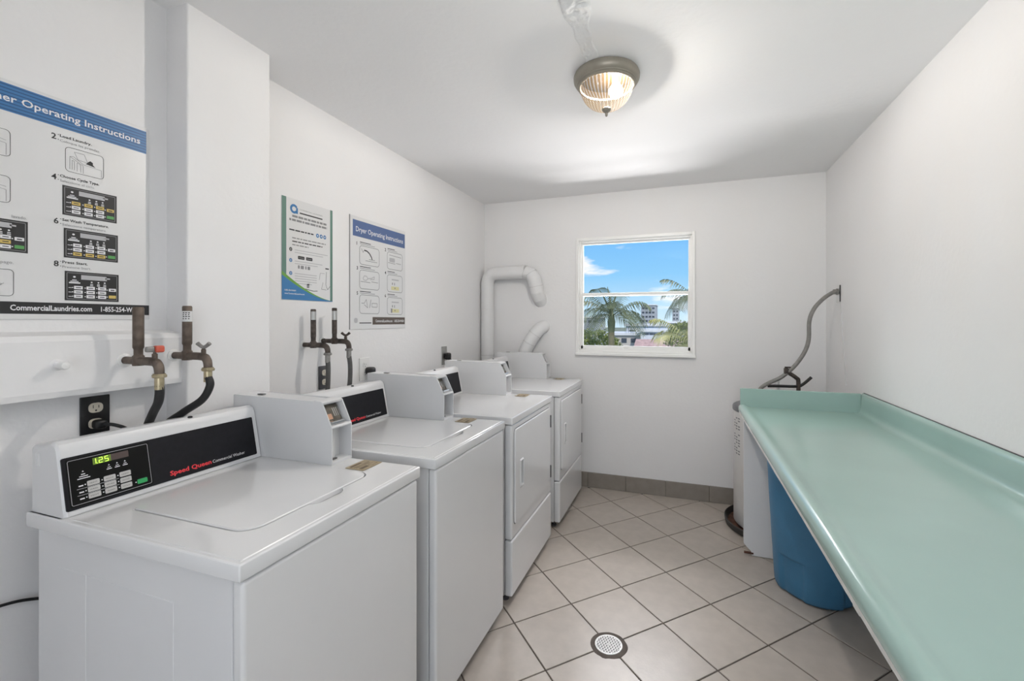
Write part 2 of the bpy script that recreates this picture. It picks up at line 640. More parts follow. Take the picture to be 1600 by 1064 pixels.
def tile_mesh(pts, name):
    m_ = MB()
    n = len(pts)
    c = Vector((sum(p[0] for p in pts) / n, sum(p[1] for p in pts) / n))
    ins = []
    for p in pts:
        d = Vector(p) - c
        L = d.length
        ins.append(c + d * ((L - 0.002) / L))
    vs_ = [(p[0], p[1], -0.008) for p in pts] + [(p[0], p[1], -0.0012) for p in pts] + [(p.x, p.y, 0.0) for p in ins]
    fs_ = [tuple(range(2 * n, 3 * n))]
    for i in range(n):
        j = (i + 1) % n
        fs_ += [(i, j, n + j, n + i), (n + i, n + j, 2 * n + j, 2 * n + i)]
    m_.add(vs_, fs_)
    me = bpy.data.meshes.new(name)
    me.from_pydata(m_.v, [], m_.f)
    me.update()
    me.materials.append(M_TILE)
    return me


def clip(poly, ax, lim, sign):
    out = []
    n = len(poly)
    for i in range(n):
        p, q = poly[i], poly[(i + 1) % n]
        pin = (p[ax] - lim) * sign <= 0
        qin = (q[ax] - lim) * sign <= 0
        if pin:
            out.append(p)
        if pin != qin:
            t = (lim - p[ax]) / (q[ax] - p[ax])
            out.append((p[0] + (q[0] - p[0]) * t, p[1] + (q[1] - p[1]) * t))
    return out


hs = (TP - G) / 2
square = [(-hs, -hs), (hs, -hs), (hs, hs), (-hs, hs)]
full_tile = tile_mesh(square, 'tile')
for i in range(-14, 15):
    for j in range(-14, 15):
        cx = TX + TP * ((i + 0.5) * ca - (j + 0.5) * sa)
        cy = TY + TP * ((i + 0.5) * sa + (j + 0.5) * ca)
        poly = [(cx + p * ca - q * sa, cy + p * sa + q * ca) for p, q in square]
        cl = poly
        for ax, lim, sg in ((0, XL, -1), (0, XR, 1), (1, YF, -1), (1, YB, 1)):
            cl = clip(cl, ax, lim, sg)
            if len(cl) < 3:
                break
        if len(cl) < 3:
            continue
        area = 0.5 * abs(sum(cl[k][0] * cl[(k + 1) % len(cl)][1] - cl[(k + 1) % len(cl)][0] * cl[k][1] for k in range(len(cl))))
        if area < 0.0008:
            continue
        if area > 0.999 * (2 * hs) ** 2:
            ob = bpy.data.objects.new('tile', full_tile)
            ob.rotation_euler = (0, 0, TA)
        else:
            ob = bpy.data.objects.new('tile', tile_mesh([(p[0] - cx, p[1] - cy) for p in cl], 'cut_tile'))
        ob.location = (cx, cy, random.uniform(-0.0004, 0.0004))
        COL.objects.link(ob)
        ob.parent = fl

# --- ceiling
ceil = MB().box((XL - T, YF - T, ZC), (XR + T, YB + T, ZC + 0.15)).build('ceiling', M_CEIL)
struct(ceil)
# uneven plaster seam running from the lamp towards the camera
pm = MB()
NX, NY = 16, 120
grid = []
for j in range(NY + 1):
    t = j / NY
    y = 1.86 - t * 0.72
    w_ = 0.030 + 0.024 * max(0.0, min(1.0, (t - 0.40) * 6)) + 0.003 * math.sin(t * 40)
    xc = -0.345 - 0.012 * math.sin(t * 5) + 0.010 * max(0, t - 0.4)
    for i in range(NX + 1):
        s = i / NX * 2 - 1
        edge = max(0.0, 1 - abs(s) ** 6)
        ra = 0.0016 + 0.0085 * max(0.0, min(1.0, (t - 0.42) * 6))
        h = edge * (0.0020 + ra * (mnoise.noise(Vector((s * 2.6, t * 38, 1.3))) * 0.9 + 0.35 * mnoise.noise(Vector((s * 6, t * 90, 7.3))) + 0.45) + 0.0016 * (abs(s) > 0.7))
        grid.append((xc + s * w_, y, ZC + 0.0004 - max(h, 0.0) * min(1, t * 12 + 0.2)))
pm.add(grid, [(j * (NX + 1) + i, j * (NX + 1) + i + 1, (j + 1) * (NX + 1) + i + 1, (j + 1) * (NX + 1) + i)
              for j in range(NY) for i in range(NX)])
pm.build('plaster_patch', M_PLASTER, ceil, smooth=60)

# --- walls
WX0, WX1, WZ0, WZ1 = -0.866, 0.079, 1.120, 2.087      # window opening on the back wall
wb = MB()
ox0, ox1, oz0, oz1 = WX0 + 0.012, WX1 - 0.012, WZ0 + 0.012, WZ1 - 0.012
wb.box((XL - T, YB, -0.12), (ox0, YB + T, ZC + 0.1)).box((ox1, YB, -0.12), (XR + T, YB + T, ZC + 0.1))
wb.box((ox0, YB, -0.12), (ox1, YB + T, oz0)).box((ox0, YB, oz1), (ox1, YB + T, ZC + 0.1))
struct(wb.build('wall_back', M_WALL))
struct(MB().box((XR, YF - T, -0.12), (XR + T, YB + T, ZC + 0.1)).build('wall_right', M_WALL))
struct(MB().box((XL - T, 1.20, -0.12), (XL, YB + T, ZC + 0.1)).build('wall_left', M_WALL))
struct(MB().rbox((XL - T, 1.007, -0.12), (-1.568, 1.318, ZC + 0.1), 0.006, 2, axis=2).build('wall_pillar', M_WALL),
       'shallow white wall pillar between the first poster and the middle poster')
struct(MB().box((XL - T, YF - T, -0.12), (XA, 1.03, ZC + 0.1)).build('wall_alcove', M_WALL))
struct(MB().prism([(XA - 0.01, 1.178), (-1.594, 1.184), (-1.590, 1.20), (-1.590, 1.335), (-1.600, 1.350), (XA - 0.01, 1.362)],
                  lambda p, q, t: (p, t, q), YF, 1.012).build('trim_1', M_WALL),
       'white boxed pipe chase running along the alcove wall above the washer')
fw = MB()
dx0, dx1, dz1 = -0.56, 0.56, 2.04
fw.box((XL - T, YF - T, -0.12), (dx0, YF, ZC + 0.1)).box((dx1, YF - T, -0.12), (XR + T, YF, ZC + 0.1))
fw.box((dx0, YF - T, dz1), (dx1, YF, ZC + 0.1)).box((dx0, YF - T, -0.12), (dx1, YF, -0.004))
struct(fw.build('wall_front', M_WALL))
struct(MB().box((-3.2, YF - T - 2.4, 2.46), (2.4, YF - T, 2.62)).build('gallery_sun_blocker', M_CEIL))  # unseen slab added to keep the sun out of the doorway
struct(MB().box((-3.2, YF - T - 2.4, -0.15), (2.4, YF - T, -0.01)).build('floor_gallery', M_GROUT))

# --- baseboard tiles on the back wall
bb = struct(empty('baseboard_back', (0, YB, 0)))
xs = [-1.70 + 0.0, -1.39, -1.078, -0.7658, -0.4524, -0.1418, 0.1798, 0.49, 0.80, XR]
for a, b in zip(xs[:-1], xs[1:]):
    MB().rbox((a + 0.0015, YB - 0.011, 0.0005), (b - 0.0015, YB + 0.0, 0.124), 0.0018, 1).build('baseboard_tile', M_BASE, bb)
MB().box((XL + 0.002, YB - 0.006, 0.0), (XR, YB, 0.122)).build('grout_bed', M_GROUT, bb)

# --- window
win = struct(empty('window_1', (0, YB, 0)), 'white framed sliding window with palms and blue sky outside')


def ring_xz(m_, x0, x1, z0, z1, w, y0, y1):
    m_.rbox((x0, y0, z0), (x0 + w, y1, z1), 0.002, 1)
    m_.rbox((x1 - w, y0, z0), (x1, y1, z1), 0.002, 1)
    m_.rbox((x0 + w, y0, z0), (x1 - w, y1, z0 + w), 0.002, 1)
    m_.rbox((x0 + w, y0, z1 - w), (x1 - w, y1, z1), 0.002, 1)
    return m_


ring_xz(MB(), WX0, WX1, WZ0, WZ1, 0.024, YB - 0.016, YB + 0.01).build('frame', M_FRAME, win, wnorm=True)
ring_xz(MB(), WX0 + 0.012, WX1 - 0.012, WZ0 + 0.012, WZ1 - 0.012, 0.024, YB + 0.01, YB + 0.075).build('jamb', M_FRAME, win, wnorm=True)
zm = 1.613
us = ring_xz(MB(), WX0 + 0.032, WX1 - 0.032, zm - 0.014, WZ1 - 0.032, 0.018, YB + 0.046, YB + 0.068).build('upper_sash', M_FRAME, win, wnorm=True)
MB().box((WX0 + 0.046, YB + 0.055, zm), (WX1 - 0.046, YB + 0.059, WZ1 - 0.048)).build('pane', M_GLASS, us)
ls = MB()
x0, x1, z0, z1 = WX0 + 0.032, WX1 - 0.032, WZ0 + 0.030, zm + 0.012
ls.rbox((x0, YB + 0.020, z0), (x0 + 0.022, YB + 0.044, z1), 0.002, 1).rbox((x1 - 0.022, YB + 0.020, z0), (x1, YB + 0.044, z1), 0.002, 1)
ls.rbox((x0, YB + 0.018, z1 - 0.024), (x1, YB + 0.044, z1), 0.002, 1).rbox((x0, YB + 0.020, z0), (x1, YB + 0.044, z0 + 0.034), 0.002, 1)
ls = ls.build('lower_sash', M_FRAME, win, wnorm=True)
MB().box((x0 + 0.018, YB + 0.030, z0 + 0.03), (x1 - 0.018, YB + 0.034, z1 - 0.02)).build('pane', M_GLASS, ls)
MB().rbox((x0 + 0.04, YB + 0.012, z0 + 0.004), (x0 + 0.36, YB + 0.022, z0 + 0.018), 0.003, 2).rbox(
    (x0 + 0.40, YB + 0.012, z0 + 0.004), (x1 - 0.05, YB + 0.022, z0 + 0.018), 0.003, 2).build('sash_pull', M_FRAME, ls)
MB().rbox((WX0 - 0.004, YB - 0.030, WZ0 - 0.016), (WX1 + 0.004, YB + 0.03, WZ0 + 0.006), 0.004, 2).build('sill', M_FRAME, win, wnorm=True)

# ================================================================== machines
W_W, W_D = 0.612, 0.725        # washer width (y), depth (x, front at 0)
Z_TOP = 0.92
SA = Vector((-0.580, 0.0, 0.920))
SB = Vector((-0.611, 0.0, 1.072))
SLOPE = Pl(SA, (0, 1, 0), SB - SA)


def make_console(root, y0, y1, front_print):
    prof = [(-0.718, 0.9205), (-0.5825, 0.9205), (-0.5806, 0.9230), (-0.6110, 1.0720), (-0.6135, 1.080), (-0.619, 1.090), (-0.634, 1.096),
            (-0.650, 1.093), (-0.660, 1.088), (-0.712, 1.084), (-0.718, 1.078)]
    m_ = MB().prism(prof, lambda p, q, t: (p, t, q), y0 + 0.006, y1)
    prof2 = [(-0.714, 0.9205), (-0.5875, 0.9205), (-0.5856, 0.9235), (-0.6150, 1.0700), (-0.6170, 1.077), (-0.622, 1.086), (-0.634, 1.091),
             (-0.650, 1.088), (-0.660, 1.083), (-0.709, 1.080), (-0.714, 1.075)]
    n = len(prof)
    m_.add([(p, y0 + 0.006, q) for p, q in prof] + [(p, y0, q) for p, q in prof2],
           [(i, (i + 1) % n, n + (i + 1) % n, n + i) for i in range(n)] + [tuple(range(n, 2 * n))])
    con = m_.build('console', M_SHELL, root, smooth=28)
    bp = MB()
    bp.pslab(SLOPE, rrect(0.012, 0.014, y1 - 0.014, 0.141, 0.004, 3), -0.001, 0.0022)
    bp.build('control_panel', M_BLACKPANEL, con, smooth=40)
    lv = MB()
    for k in range(3):
        lv.rbox((-0.700 + k * 0.008, y0 - 0.0012, 1.035), (-0.697 + k * 0.008, y0 + 0.001, 1.068), 0.0008, 1)
    lv.build('louvre', M_SHELL, con)
    MB().lathe([(0.0065, 0.0), (0.0065, 0.003), (0.004, 0.005), (0.0, 0.005)], (-0.628, 0.318, 1.093), 14).build('screw_plug', M_BLACKPL, con)
    MB().lathe([(0.010, 0.0), (0.010, 0.0015), (0.0, 0.002)], (-0.676, 0.405, 1.086), 14).build('cap_disc', M_SHELL, con)
    h = 0.0027
    if front_print:
        kp = MB().prr(SLOPE, 0.019, 0.020, 0.193, 0.136, 0.003, h).build('keypad', M_KEYPADBLK, con)
        MB().pring(SLOPE, 0.022, 0.0235, 0.190, 0.132, 0.004, 0.0011, h + 0.0003).build('keypad_border', M_GREYINK, con)
        MB().prect(SLOPE, 0.070, 0.1095, 0.107, 0.126, h + 0.0003).build('lit_display', M_DISPGREEN, con)
        MB().prect(SLOPE, 0.107, 0.1095, 0.145, 0.126, h + 0.0003).build('unlit_display', M_DISPLAY, con)
        dg = MB()
        # seven segment digits 1.25
        segs = {'1': 'bc', '2': 'abged', '5': 'afgcd'}

        def digit(ch, a, b, w, hh, t):
            P_ = {'a': ((a, b + hh), (a + w, b + hh)), 'b': ((a + w, b + hh), (a + w, b + hh / 2)), 'c': ((a + w, b + hh / 2), (a + w, b)),
                  'd': ((a, b), (a + w, b)), 'e': ((a, b), (a, b + hh / 2)), 'f': ((a, b + hh / 2), (a, b + hh)), 'g': ((a, b + hh / 2), (a + w, b + hh / 2))}
            for s in segs[ch]:
                dg.pline(SLOPE, P_[s], t, h + 0.0006)
        digit('1', 0.0725, 0.1115, 0.0035, 0.0125, 0.0016)
        dg.prect(SLOPE, 0.078, 0.1108, 0.0797, 0.1125, h + 0.0006)
        digit('2', 0.0825, 0.1115, 0.0068, 0.0125, 0.0016)
        digit('5', 0.0945, 0.1115, 0.0068, 0.0125, 0.0016)
        dg.build('display_digits', M_DIGIT, con)
        ink = MB()
        wk = MB()
        names = [['HEAVY', 'REGULAR', 'LIGHT'], ['NORMAL', 'PERM PRESS', 'DELICATE'], ['HOT', 'WARM', 'COLD']]
        a_l = (0.0545, 0.0875, 0.1205)
        for ri in range(3):
            b0 = 0.0615 - ri * 0.0155
            for ci in range(3):
                a0 = a_l[ci]
                kb = MB().pslab(SLOPE, rrect(a0, b0, a0 + 0.0245, b0 + 0.0125, 0.002, 2), h, h + 0.0006)
                kb.build('key', M_KEY, con)
                ink.ptext(SLOPE, names[ri][ci], a0 + 0.012, b0 + 0.0045, size=0.0045, width=0.016, align='C', h=h + 0.0008)
                wk.ppoly(SLOPE, rrect(a0 - 0.0052, b0 + 0.0045, a0 - 0.0022, b0 + 0.0075, 0.0014, 2), h + 0.0005)
            for q in range(2):
                wk.prect(SLOPE, 0.038, b0 + 0.0045 + q * 0.0 - 0.001, 0.047, b0 + 0.0065, h + 0.0005) if q == 0 else None
            if ri < 2:
                wk.pline(SLOPE, [(0.034, b0 - 0.0018), (0.118, b0 - 0.0018)], 0.0006, h + 0.0004)
        ink.build('key_lettering', M_KEYINK, con)
        MB().pslab(SLOPE, rrect(0.157, 0.031, 0.180, 0.043, 0.002, 2), h, h + 0.0006).build('start_key', M_GREENKEY, con)
        wk.ppoly(SLOPE, rrect(0.152, 0.0355, 0.155, 0.0385, 0.0014, 2), h + 0.0005)
        for a in (0.101, 0.118, 0.135):
            wk.ppoly(SLOPE, [(a - 0.002, 0.099), (a + 0.002, 0.099), (a, 0.1025)], h + 0.0005)
            wk.prect(SLOPE, a - 0.0035, 0.094, a + 0.0035, 0.0955, h + 0.0005)
            wk.prect(SLOPE, a - 0.0055, 0.0895, a + 0.0055, 0.0915, h + 0.0005)
        wk.ppoly(SLOPE, [(0.047, 0.099), (0.051, 0.099), (0.049, 0.1025)], h + 0.0005)
        wk.prect(SLOPE, 0.045, 0.0925, 0.053, 0.0945, h + 0.0005)
        wk.prect(SLOPE, 0.041, 0.0875, 0.058, 0.0895, h + 0.0005)
        wk.prect(SLOPE, 0.037, 0.0825, 0.062, 0.0845, h + 0.0005)
        wk.build('keypad_print', M_WHITEINK, con)
        MB().ptext(SLOPE, 'Speed Queen', 0.236, 0.027, size=0.0175, width=0.116, bold=0.028, h=h).build('brand_lettering', M_REDINK, con)
        MB().ptext(SLOPE, 'Commercial Washer', 0.356, 0.027, size=0.0135, width=0.105, h=h).build('type_lettering', M_WHITEINK, con)
    return con


def make_coinbox(root, y0, y1):
    """Meter case: closed rear body, two cheek plates, recessed slide and vault opening at the front."""
    full = [(-0.715, 0.9205), (-0.274, 0.9205), (-0.274, 1.040), (-0.314, 1.121), (-0.320, 1.124), (-0.712, 1.128), (-0.715, 1.125)]
    rear = [(-0.715, 0.9205), (-0.325, 0.9205), (-0.325, 1.035), (-0.352, 1.119), (-0.712, 1.1275), (-0.715, 1.125)]
    t = 0.003
    pf = lambda p, q, s: (p, s, q)
    m_ = MB().prism(rear, pf, y0 + t, y1 - t)
    m_.prism(full, pf, y0, y0 + t).prism(full, pf, y1 - t, y1)
    m_.prism([(-0.352, 1.1265), (-0.320, 1.1245), (-0.313, 1.121), (-0.316, 1.114), (-0.352, 1.115)], pf, y0 + t, y1 - t)      # brow
    m_.prism([(-0.330, 1.038), (-0.275, 1.038), (-0.274, 1.042), (-0.279, 1.046), (-0.330, 1.046)], pf, y0 + t, y1 - t)        # shelf
    m_.box((-0.330, y0 + t, 0.9205), (-0.275, y1 - t, 0.930))
    box = m_.build('coin_box', M_SHELL, root)
    # slide plate lying back in the upper recess
    sp = Pl((-0.297, y0 + t, 1.052), (0, 1, 0), (-0.040, 0, 0.070))
    W = y1 - y0 - 2 * t
    MB().pslab(sp, rrect(0.010, 0.006, W - 0.006, 0.066, 0.002, 2), -0.020, -0.006).build('coin_slide_plate', M_COINPLATE, box)
    MB().pslab(sp, rrect(0.018, 0.014, 0.040, 0.033, 0.002, 2), -0.006, -0.0052).build('coin_print', M_COPPER, box)
    sl = MB()
    for k in range(4):
        a = 0.050 + k * 0.008
        sl.pslab(sp, [(a, 0.022), (a + 0.003, 0.022), (a + 0.003, 0.052), (a, 0.052)], -0.006, -0.0045)
    sl.build('coin_slot', M_STEEL, box)
    MB().rbox((-0.316, y0 + 0.016, 1.047), (-0.286, y1 - 0.018, 1.058), 0.003, 2).build('slide_bar', M_CHROME, box)
    # vault opening below
    MB().box((-0.3255, y0 + t + 0.002, 0.932), (-0.3235, y0 + 0.030, 1.036)).build('vault_door', M_STEEL, box)
    MB().rbox((-0.324, y0 + 0.031, 0.931), (-0.300, y0 + 0.042, 1.037), 0.002, 1).build('vault_post', M_SHELL, box)
    MB().rbox((-0.302, y0 + 0.022, 0.9302), (-0.290, y0 + 0.042, 0.934), 0.001, 1).build('vault_catch', M_DARKGREY, box)
    MB().rbox((-0.640, y0 + 0.03, 1.127), (-0.612, y0 + 0.044, 1.1295), 0.001, 1).build('lock_cap', M_DARKGREY, box)
    # brass tag on the top in front of the case
    yp = (y0 + y1) / 2
    tgp = Pl((-0.142, yp - 0.055, 0.9212), (0, 1, 0), (-1, 0, 0))
    tg = MB().pslab(tgp, rrect(0.002, 0.0, 0.092, 0.072, 0.002, 2), -0.0002, 0.001).build('brass_tag', M_BRASSTAG, root)
    ti = MB()
    ti.prect(tgp, 0.010, 0.054, 0.060, 0.063, 0.0013).prect(tgp, 0.010, 0.042, 0.080, 0.045, 0.0013)
    ti.prect(tgp, 0.010, 0.034, 0.074, 0.037, 0.0013).prect(tgp, 0.010, 0.012, 0.045, 0.026, 0.0013)
    ti.pring(tgp, 0.054, 0.010, 0.082, 0.028, 0.002, 0.002, 0.0013)
    ti.build('tag_print', M_TAGINK, tg)
    return box


def make_top(root, W, lid):
    m_ = MB()
    if not lid:
        m_.rbox((-W_D, 0, 0.884), (0, W, Z_TOP), 0.005, 3)
        return m_.build('top_panel', M_ENAMEL, root, wnorm=True)
    # rim body: rounded skirt with an opening for the lid, finger scoop at the front edge
    bm = bmesh.new()
    bmesh.ops.create_cube(bm, size=1)
    for v in bm.verts:
        v.co = Vector((-W_D / 2 + v.co.x * W_D, W / 2 + v.co.y * W, 0.902 + v.co.z * 0.036))
    bmesh.ops.bevel(bm, geom=list(bm.edges), offset=0.005, segments=3, profile=0.5, affect='EDGES')
    # drop the upper face, replaced by a face with a hole
    top = max(bm.faces, key=lambda f: f.calc_center_median().z + f.calc_area())
    bm.faces.remove(top)
    m_.from_bm_keep = None
    bm.verts.index_update()
    m_.from_bm(bm)
    x0, x1, y0, y1 = -W_D + 0.005, -0.005, 0.005, W - 0.005
    hole = []
    hx0, hx1, hy0, hy1 = -0.498, -0.102, 0.095, 0.508
    base = rrect(hx0, hy0, hx1, hy1, (0.048, 0.006, 0.006, 0.048), 6)
    # the front edge (x = hx1) runs between two arcs; insert the scoop
    pts = []
    n = len(base)
    for i in range(n):
        pts.append(base[i])
    # rrect order: corner(+,+) first, ... corner(+,-) last; front edge is from last arc end to first arc start
    sc = []
    for k in range(11):
        t = k / 10
        yy = 0.262 + t * 0.118
        sc.append((hx1 + 0.026 * math.sin(math.pi * t) ** 0.6, yy))
    pts = pts + sc
    N = len(pts)

    def outer(p):
        cx, cy = (hx0 + hx1) / 2, (hy0 + hy1) / 2
        dx, dy = p[0] - cx, p[1] - cy
        ts = []
        if dx > 1e-9:
            ts.append((x1 - cx) / dx)
        if dx < -1e-9:
            ts.append((x0 - cx) / dx)
        if dy > 1e-9:
            ts.append((y1 - cy) / dy)
        if dy < -1e-9:
            ts.append((y0 - cy) / dy)
        t = min(ts)
        return (cx + dx * t, cy + dy * t)
    outs = [outer(p) for p in pts]
    vs_, fs_ = [], []
    for p in outs:
        vs_.append((p[0], p[1], Z_TOP))
    for p in pts:
        vs_.append((p[0], p[1], Z_TOP))
    for p in pts:
        vs_.append((p[0], p[1], Z_TOP - 0.012))
    for i in range(N):
        j = (i + 1) % N
        fs_.append((i, j, N + j, N + i))
        fs_.append((N + i, N + j, 2 * N + j, 2 * N + i))
    # corners of the rectangle
    for cxx in (x0, x1):
        for cyy in (y0, y1):
            best = []
            for i in range(N):
                j = (i + 1) % N
                a, b = outs[i], outs[j]
                if (abs(a[0] - cxx) < 1e-6) != (abs(b[0] - cxx) < 1e-6) and (abs(a[1] - cyy) < 1e-6 or abs(b[1] - cyy) < 1e-6):
                    best.append((i, j))
            for (i, j) in best:
                vs_.append((cxx, cyy, Z_TOP))
                fs_.append((i, len(vs_) - 1, j))
    fs_.append(tuple(2 * N + i for i in range(N)))
    m_.add(vs_, fs_)
    tp = m_.build('top_panel', M_ENAMEL, root, smooth=20)
    # thin raised rails along the outer edges of the work surface
    bead = [(0.0, -0.0005), (0.0025, 0.0018), (0.0060, 0.0018), (0.0085, -0.0005)]
    MB().prism(bead, lambda p, q, t: (t, 0.010 + p, Z_TOP + q), -0.57, -0.012).build('rim_bead', M_ENAMEL, tp)
    MB().prism(bead, lambda p, q, t: (-0.0195 + p, t, Z_TOP + q), 0.012, W - 0.010).build('rim_bead', M_ENAMEL, tp)
    lp = rrect(hx0 + 0.0042, hy0 + 0.0042, hx1 - 0.0042, hy1 - 0.0042, (0.045, 0.004, 0.004, 0.045), 6)
    li = rrect(hx0 + 0.007, hy0 + 0.007, hx1 - 0.007, hy1 - 0.007, (0.042, 0.003, 0.003, 0.042), 6)
    n = len(lp)
    lm = MB().add([(p[0], p[1], Z_TOP - 0.011) for p in lp] + [(p[0], p[1], Z_TOP + 0.0005) for p in lp] + [(p[0], p[1], Z_TOP + 0.0028) for p in li],
                  [(i, (i + 1) % n, n + (i + 1) % n, n + i) for i in range(n)] +
                  [(n + i, n + (i + 1) % n, 2 * n + (i + 1) % n, 2 * n + i) for i in range(n)] + [tuple(range(2 * n, 3 * n))])
    lm.build('lid', M_ENAMEL, root, smooth=20)
    return tp


def make_feet(root, W):
    for fx in (-0.66, -0.06):
        for fy in (0.06, W - 0.06):
            MB().lathe([(0.018, 0.0), (0.018, 0.012), (0.008, 0.014), (0.008, 0.055)], (fx, fy, 0.0), 12, cap0=True).build('foot', M_DARKGREY, root)


def make_washer():
    r_ = empty('coin_washer')
    cab = MB().rbox((-0.700, 0.012, 0.042), (-0.036, W_W - 0.012, 0.886), 0.004, 1).build('cabinet', M_SHELL, r_, wnorm=True)
    for (a, b) in ((-0.615, -0.505), (-0.500, -0.205)):
        MB().rbox((a, 0.0104, 0.10), (b, 0.014, 0.800), 0.0015, 2).build('side_emboss', M_SHELL, cab, wnorm=True)
    MB().rbox((-0.035, 0.010, 0.044), (-0.004, W_W - 0.010, 0.8805), 0.009, 4).build('front_panel', M_ENAMEL, r_, wnorm=True)
    make_top(r_, W_W, True)
    make_console(r_, 0.008, 0.518, True)
    make_coinbox(r_, 0.521, W_W - 0.001)
    make_feet(r_, W_W)
    return r_


DW = 0.675


def make_dryer():
    r_ = empty('coin_dryer')
    MB().rbox((-0.700, 0.008, 0.042), (-0.046, DW - 0.008, 0.886), 0.004, 1).build('cabinet', M_SHELL, r_, wnorm=True)
    MB().rbox((-0.045, 0.006, 0.320), (-0.006, DW - 0.006, 0.8815), 0.010, 4).build('front_panel', M_ENAMEL, r_, wnorm=True)
    MB().rbox((-0.045, 0.006, 0.044), (-0.004, DW - 0.006, 0.3165), 0.010, 4).build('kick_panel', M_ENAMEL, r_, wnorm=True)
    make_top(r_, DW, False)
    make_console(r_, 0.008, DW - 0.095, False)
    make_coinbox(r_, DW - 0.092, DW - 0.001)
    # door: shallow raised slab with rounded corners, dark slab behind it painted as the shade in its gap
    fp = Pl((-0.006, 0, 0), (0, 1, 0), (0, 0, 1))
    MB().pslab(fp, rrect(0.033, 0.384, DW - 0.045, 0.858, 0.022, 5), -0.004, 0.0008).build('door_gap_shade', M_DARKGREY, r_)
    o = rrect(0.036, 0.387, DW - 0.048, 0.855, 0.020, 6)
    i1 = rrect(0.039, 0.390, DW - 0.051, 0.852, 0.018, 6)
    n = len(o)
    # the slab is built around a rectangular pull pocket
    pk = (0.098, 0.545, 0.150, 0.690)
    dm = MB()
    dm.add([fp.p(a, b, -0.002) for a, b in o] + [fp.p(a, b, 0.006) for a, b in o] + [fp.p(a, b, 0.009) for a, b in i1],
           [(k, (k + 1) % n, n + (k + 1) % n, n + k) for k in range(n)] + [(n + k, n + (k + 1) % n, 2 * n + (k + 1) % n, 2 * n + k) for k in range(n)])
    hp = rrect(pk[0], pk[1], pk[2], pk[3], 0.006, 6)
    dm.add([fp.p(a, b, 0.009) for a, b in i1] + [fp.p(a, b, 0.009) for a, b in hp], [(k, (k + 1) % n, n + (k + 1) % n, n + k) for k in range(n)])
    door = dm.build('door', M_ENAMEL, r_, smooth=20)
    hm = MB()
    hin = rrect(pk[0] + 0.010, pk[1] + 0.012, pk[2] - 0.010, pk[3] - 0.012, 0.004, 6)
    hr = rrect(pk[0] + 0.006, pk[1] + 0.007, pk[2] - 0.006, pk[3] - 0.007, 0.005, 6)
    hm.add([fp.p(a, b, 0.008) for a, b in hp] + [fp.p(a, b, 0.014) for a, b in hr] + [fp.p(a, b, 0.012) for a, b in hin] +
           [fp.p(a, b, -0.016) for a, b in hin],
           [(s * n + k, s * n + (k + 1) % n, (s + 1) * n + (k + 1) % n, (s + 1) * n + k) for s in range(3) for k in range(n)] +
           [tuple(3 * n + k for k in range(n))])
    hm.build('handle', M_ENAMEL, door, smooth=20)
    for zc in (0.768, 0.458):
        MB().rbox((-0.008, DW - 0.046, zc - 0.038), (0.007, DW - 0.036, zc + 0.038), 0.002, 2).build('hinge', M_DARKGREY, r_)
    make_feet(r_, DW)
    return r_


w1 = make_washer()
w2 = copy_tree(w1)
w1.location = (-0.807, 0.612, 0)
w2.location = (-0.797, 1.298, 0)
tag(w1, 'white coin-operated top-load washer nearest the camera with a lit 1.25 display', 'washing machine', 'coin washers along the left wall')
tag(w2, 'white top-load coin washer standing between the nearest washer and the dryers', 'washing machine', 'coin washers along the left wall')
d1 = make_dryer()
d2 = copy_tree(d1)
d1.location = (-0.788, 1.977, 0)
d2.location = (-0.780, 2.812, 0)
tag(d1, 'white coin dryer with side-hinged door standing beside the second washer', 'dryer', 'coin dryers along the left wall')
tag(d2, 'white coin dryer at the far end of the row next to the window wall', 'dryer', 'coin dryers along the left wall')

# ================================================================== folding counter
ct = thing('folding_counter', 'long mint green laminate folding counter fixed along the right wall', 'counter', (0.63, 1.5, 0))
CY0, CY1 = -0.25, 2.930
pf = lambda p, q, t: (p, t, q)
prof = [(0.330, 0.838), (0.317, 0.842), (0.310, 0.850), (0.309, 0.862), (0.313, 0.876), (0.322, 0.8855), (0.334, 0.8885), (0.346, 0.8865),
        (0.360, 0.8805), (0.376, 0.877), (0.395, 0.876), (0.890, 0.876), (0.908, 0.8775), (0.919, 0.884), (0.925, 0.894), (0.927, 0.908), (0.930, 0.955),
        (0.932, 0.968), (0.936, 0.978), (0.943, 0.984), (0.951, 0.986), (0.951, 0.838)]
MB().prism(prof, pf, CY0, CY1).build('worktop', M_MINT, ct, smooth=35)
MB().rbox((0.318, CY1 - 0.020, 0.874), (0.930, CY1, 0.984), 0.003, 2).build('end_splash', M_MINT, ct, wnorm=True)
MB().box((0.9465, CY0, 0.9855), (0.9518, CY1, 0.9875)).build('caulk_line', M_DARKGREY, ct)
# white painted edge under the front nosing, a little ragged
em = MB()
N = 90
for k in range(N):
    y0, y1 = CY0 + (CY1 - CY0) * k / N, CY0 + (CY1 - CY0) * (k + 1) / N
    d0 = 0.012 + 0.0025 * mnoise.noise(Vector((y0 * 7, 2, 0))) + (0.003 if 0.98 < y0 < 1.02 else 0)
    em.box((0.3125, y0, 0.846 - d0), (0.331, y1, 0.846))
em.build('edge_strip', M_EDGE, ct)
panel = [(0.333, 0.842), (0.333, 0.070), (0.350, 0.050), (0.372, 0.030), (0.376, 0.004), (0.950, 0.004), (0.950, 0.842)]
MB().prism(panel, lambda p, q, t: (p, t, q), 2.876, 2.896).build('end_panel', M_WALL, ct)
MB().box((0.40, 0.10, 0.004), (0.950, 0.12, 0.842)).build('end_panel', M_WALL, ct)
MB().box((0.335, 2.874, 0.012), (0.385, 2.885, 0.022)).build('panel_splinter', M_RUST, ct)

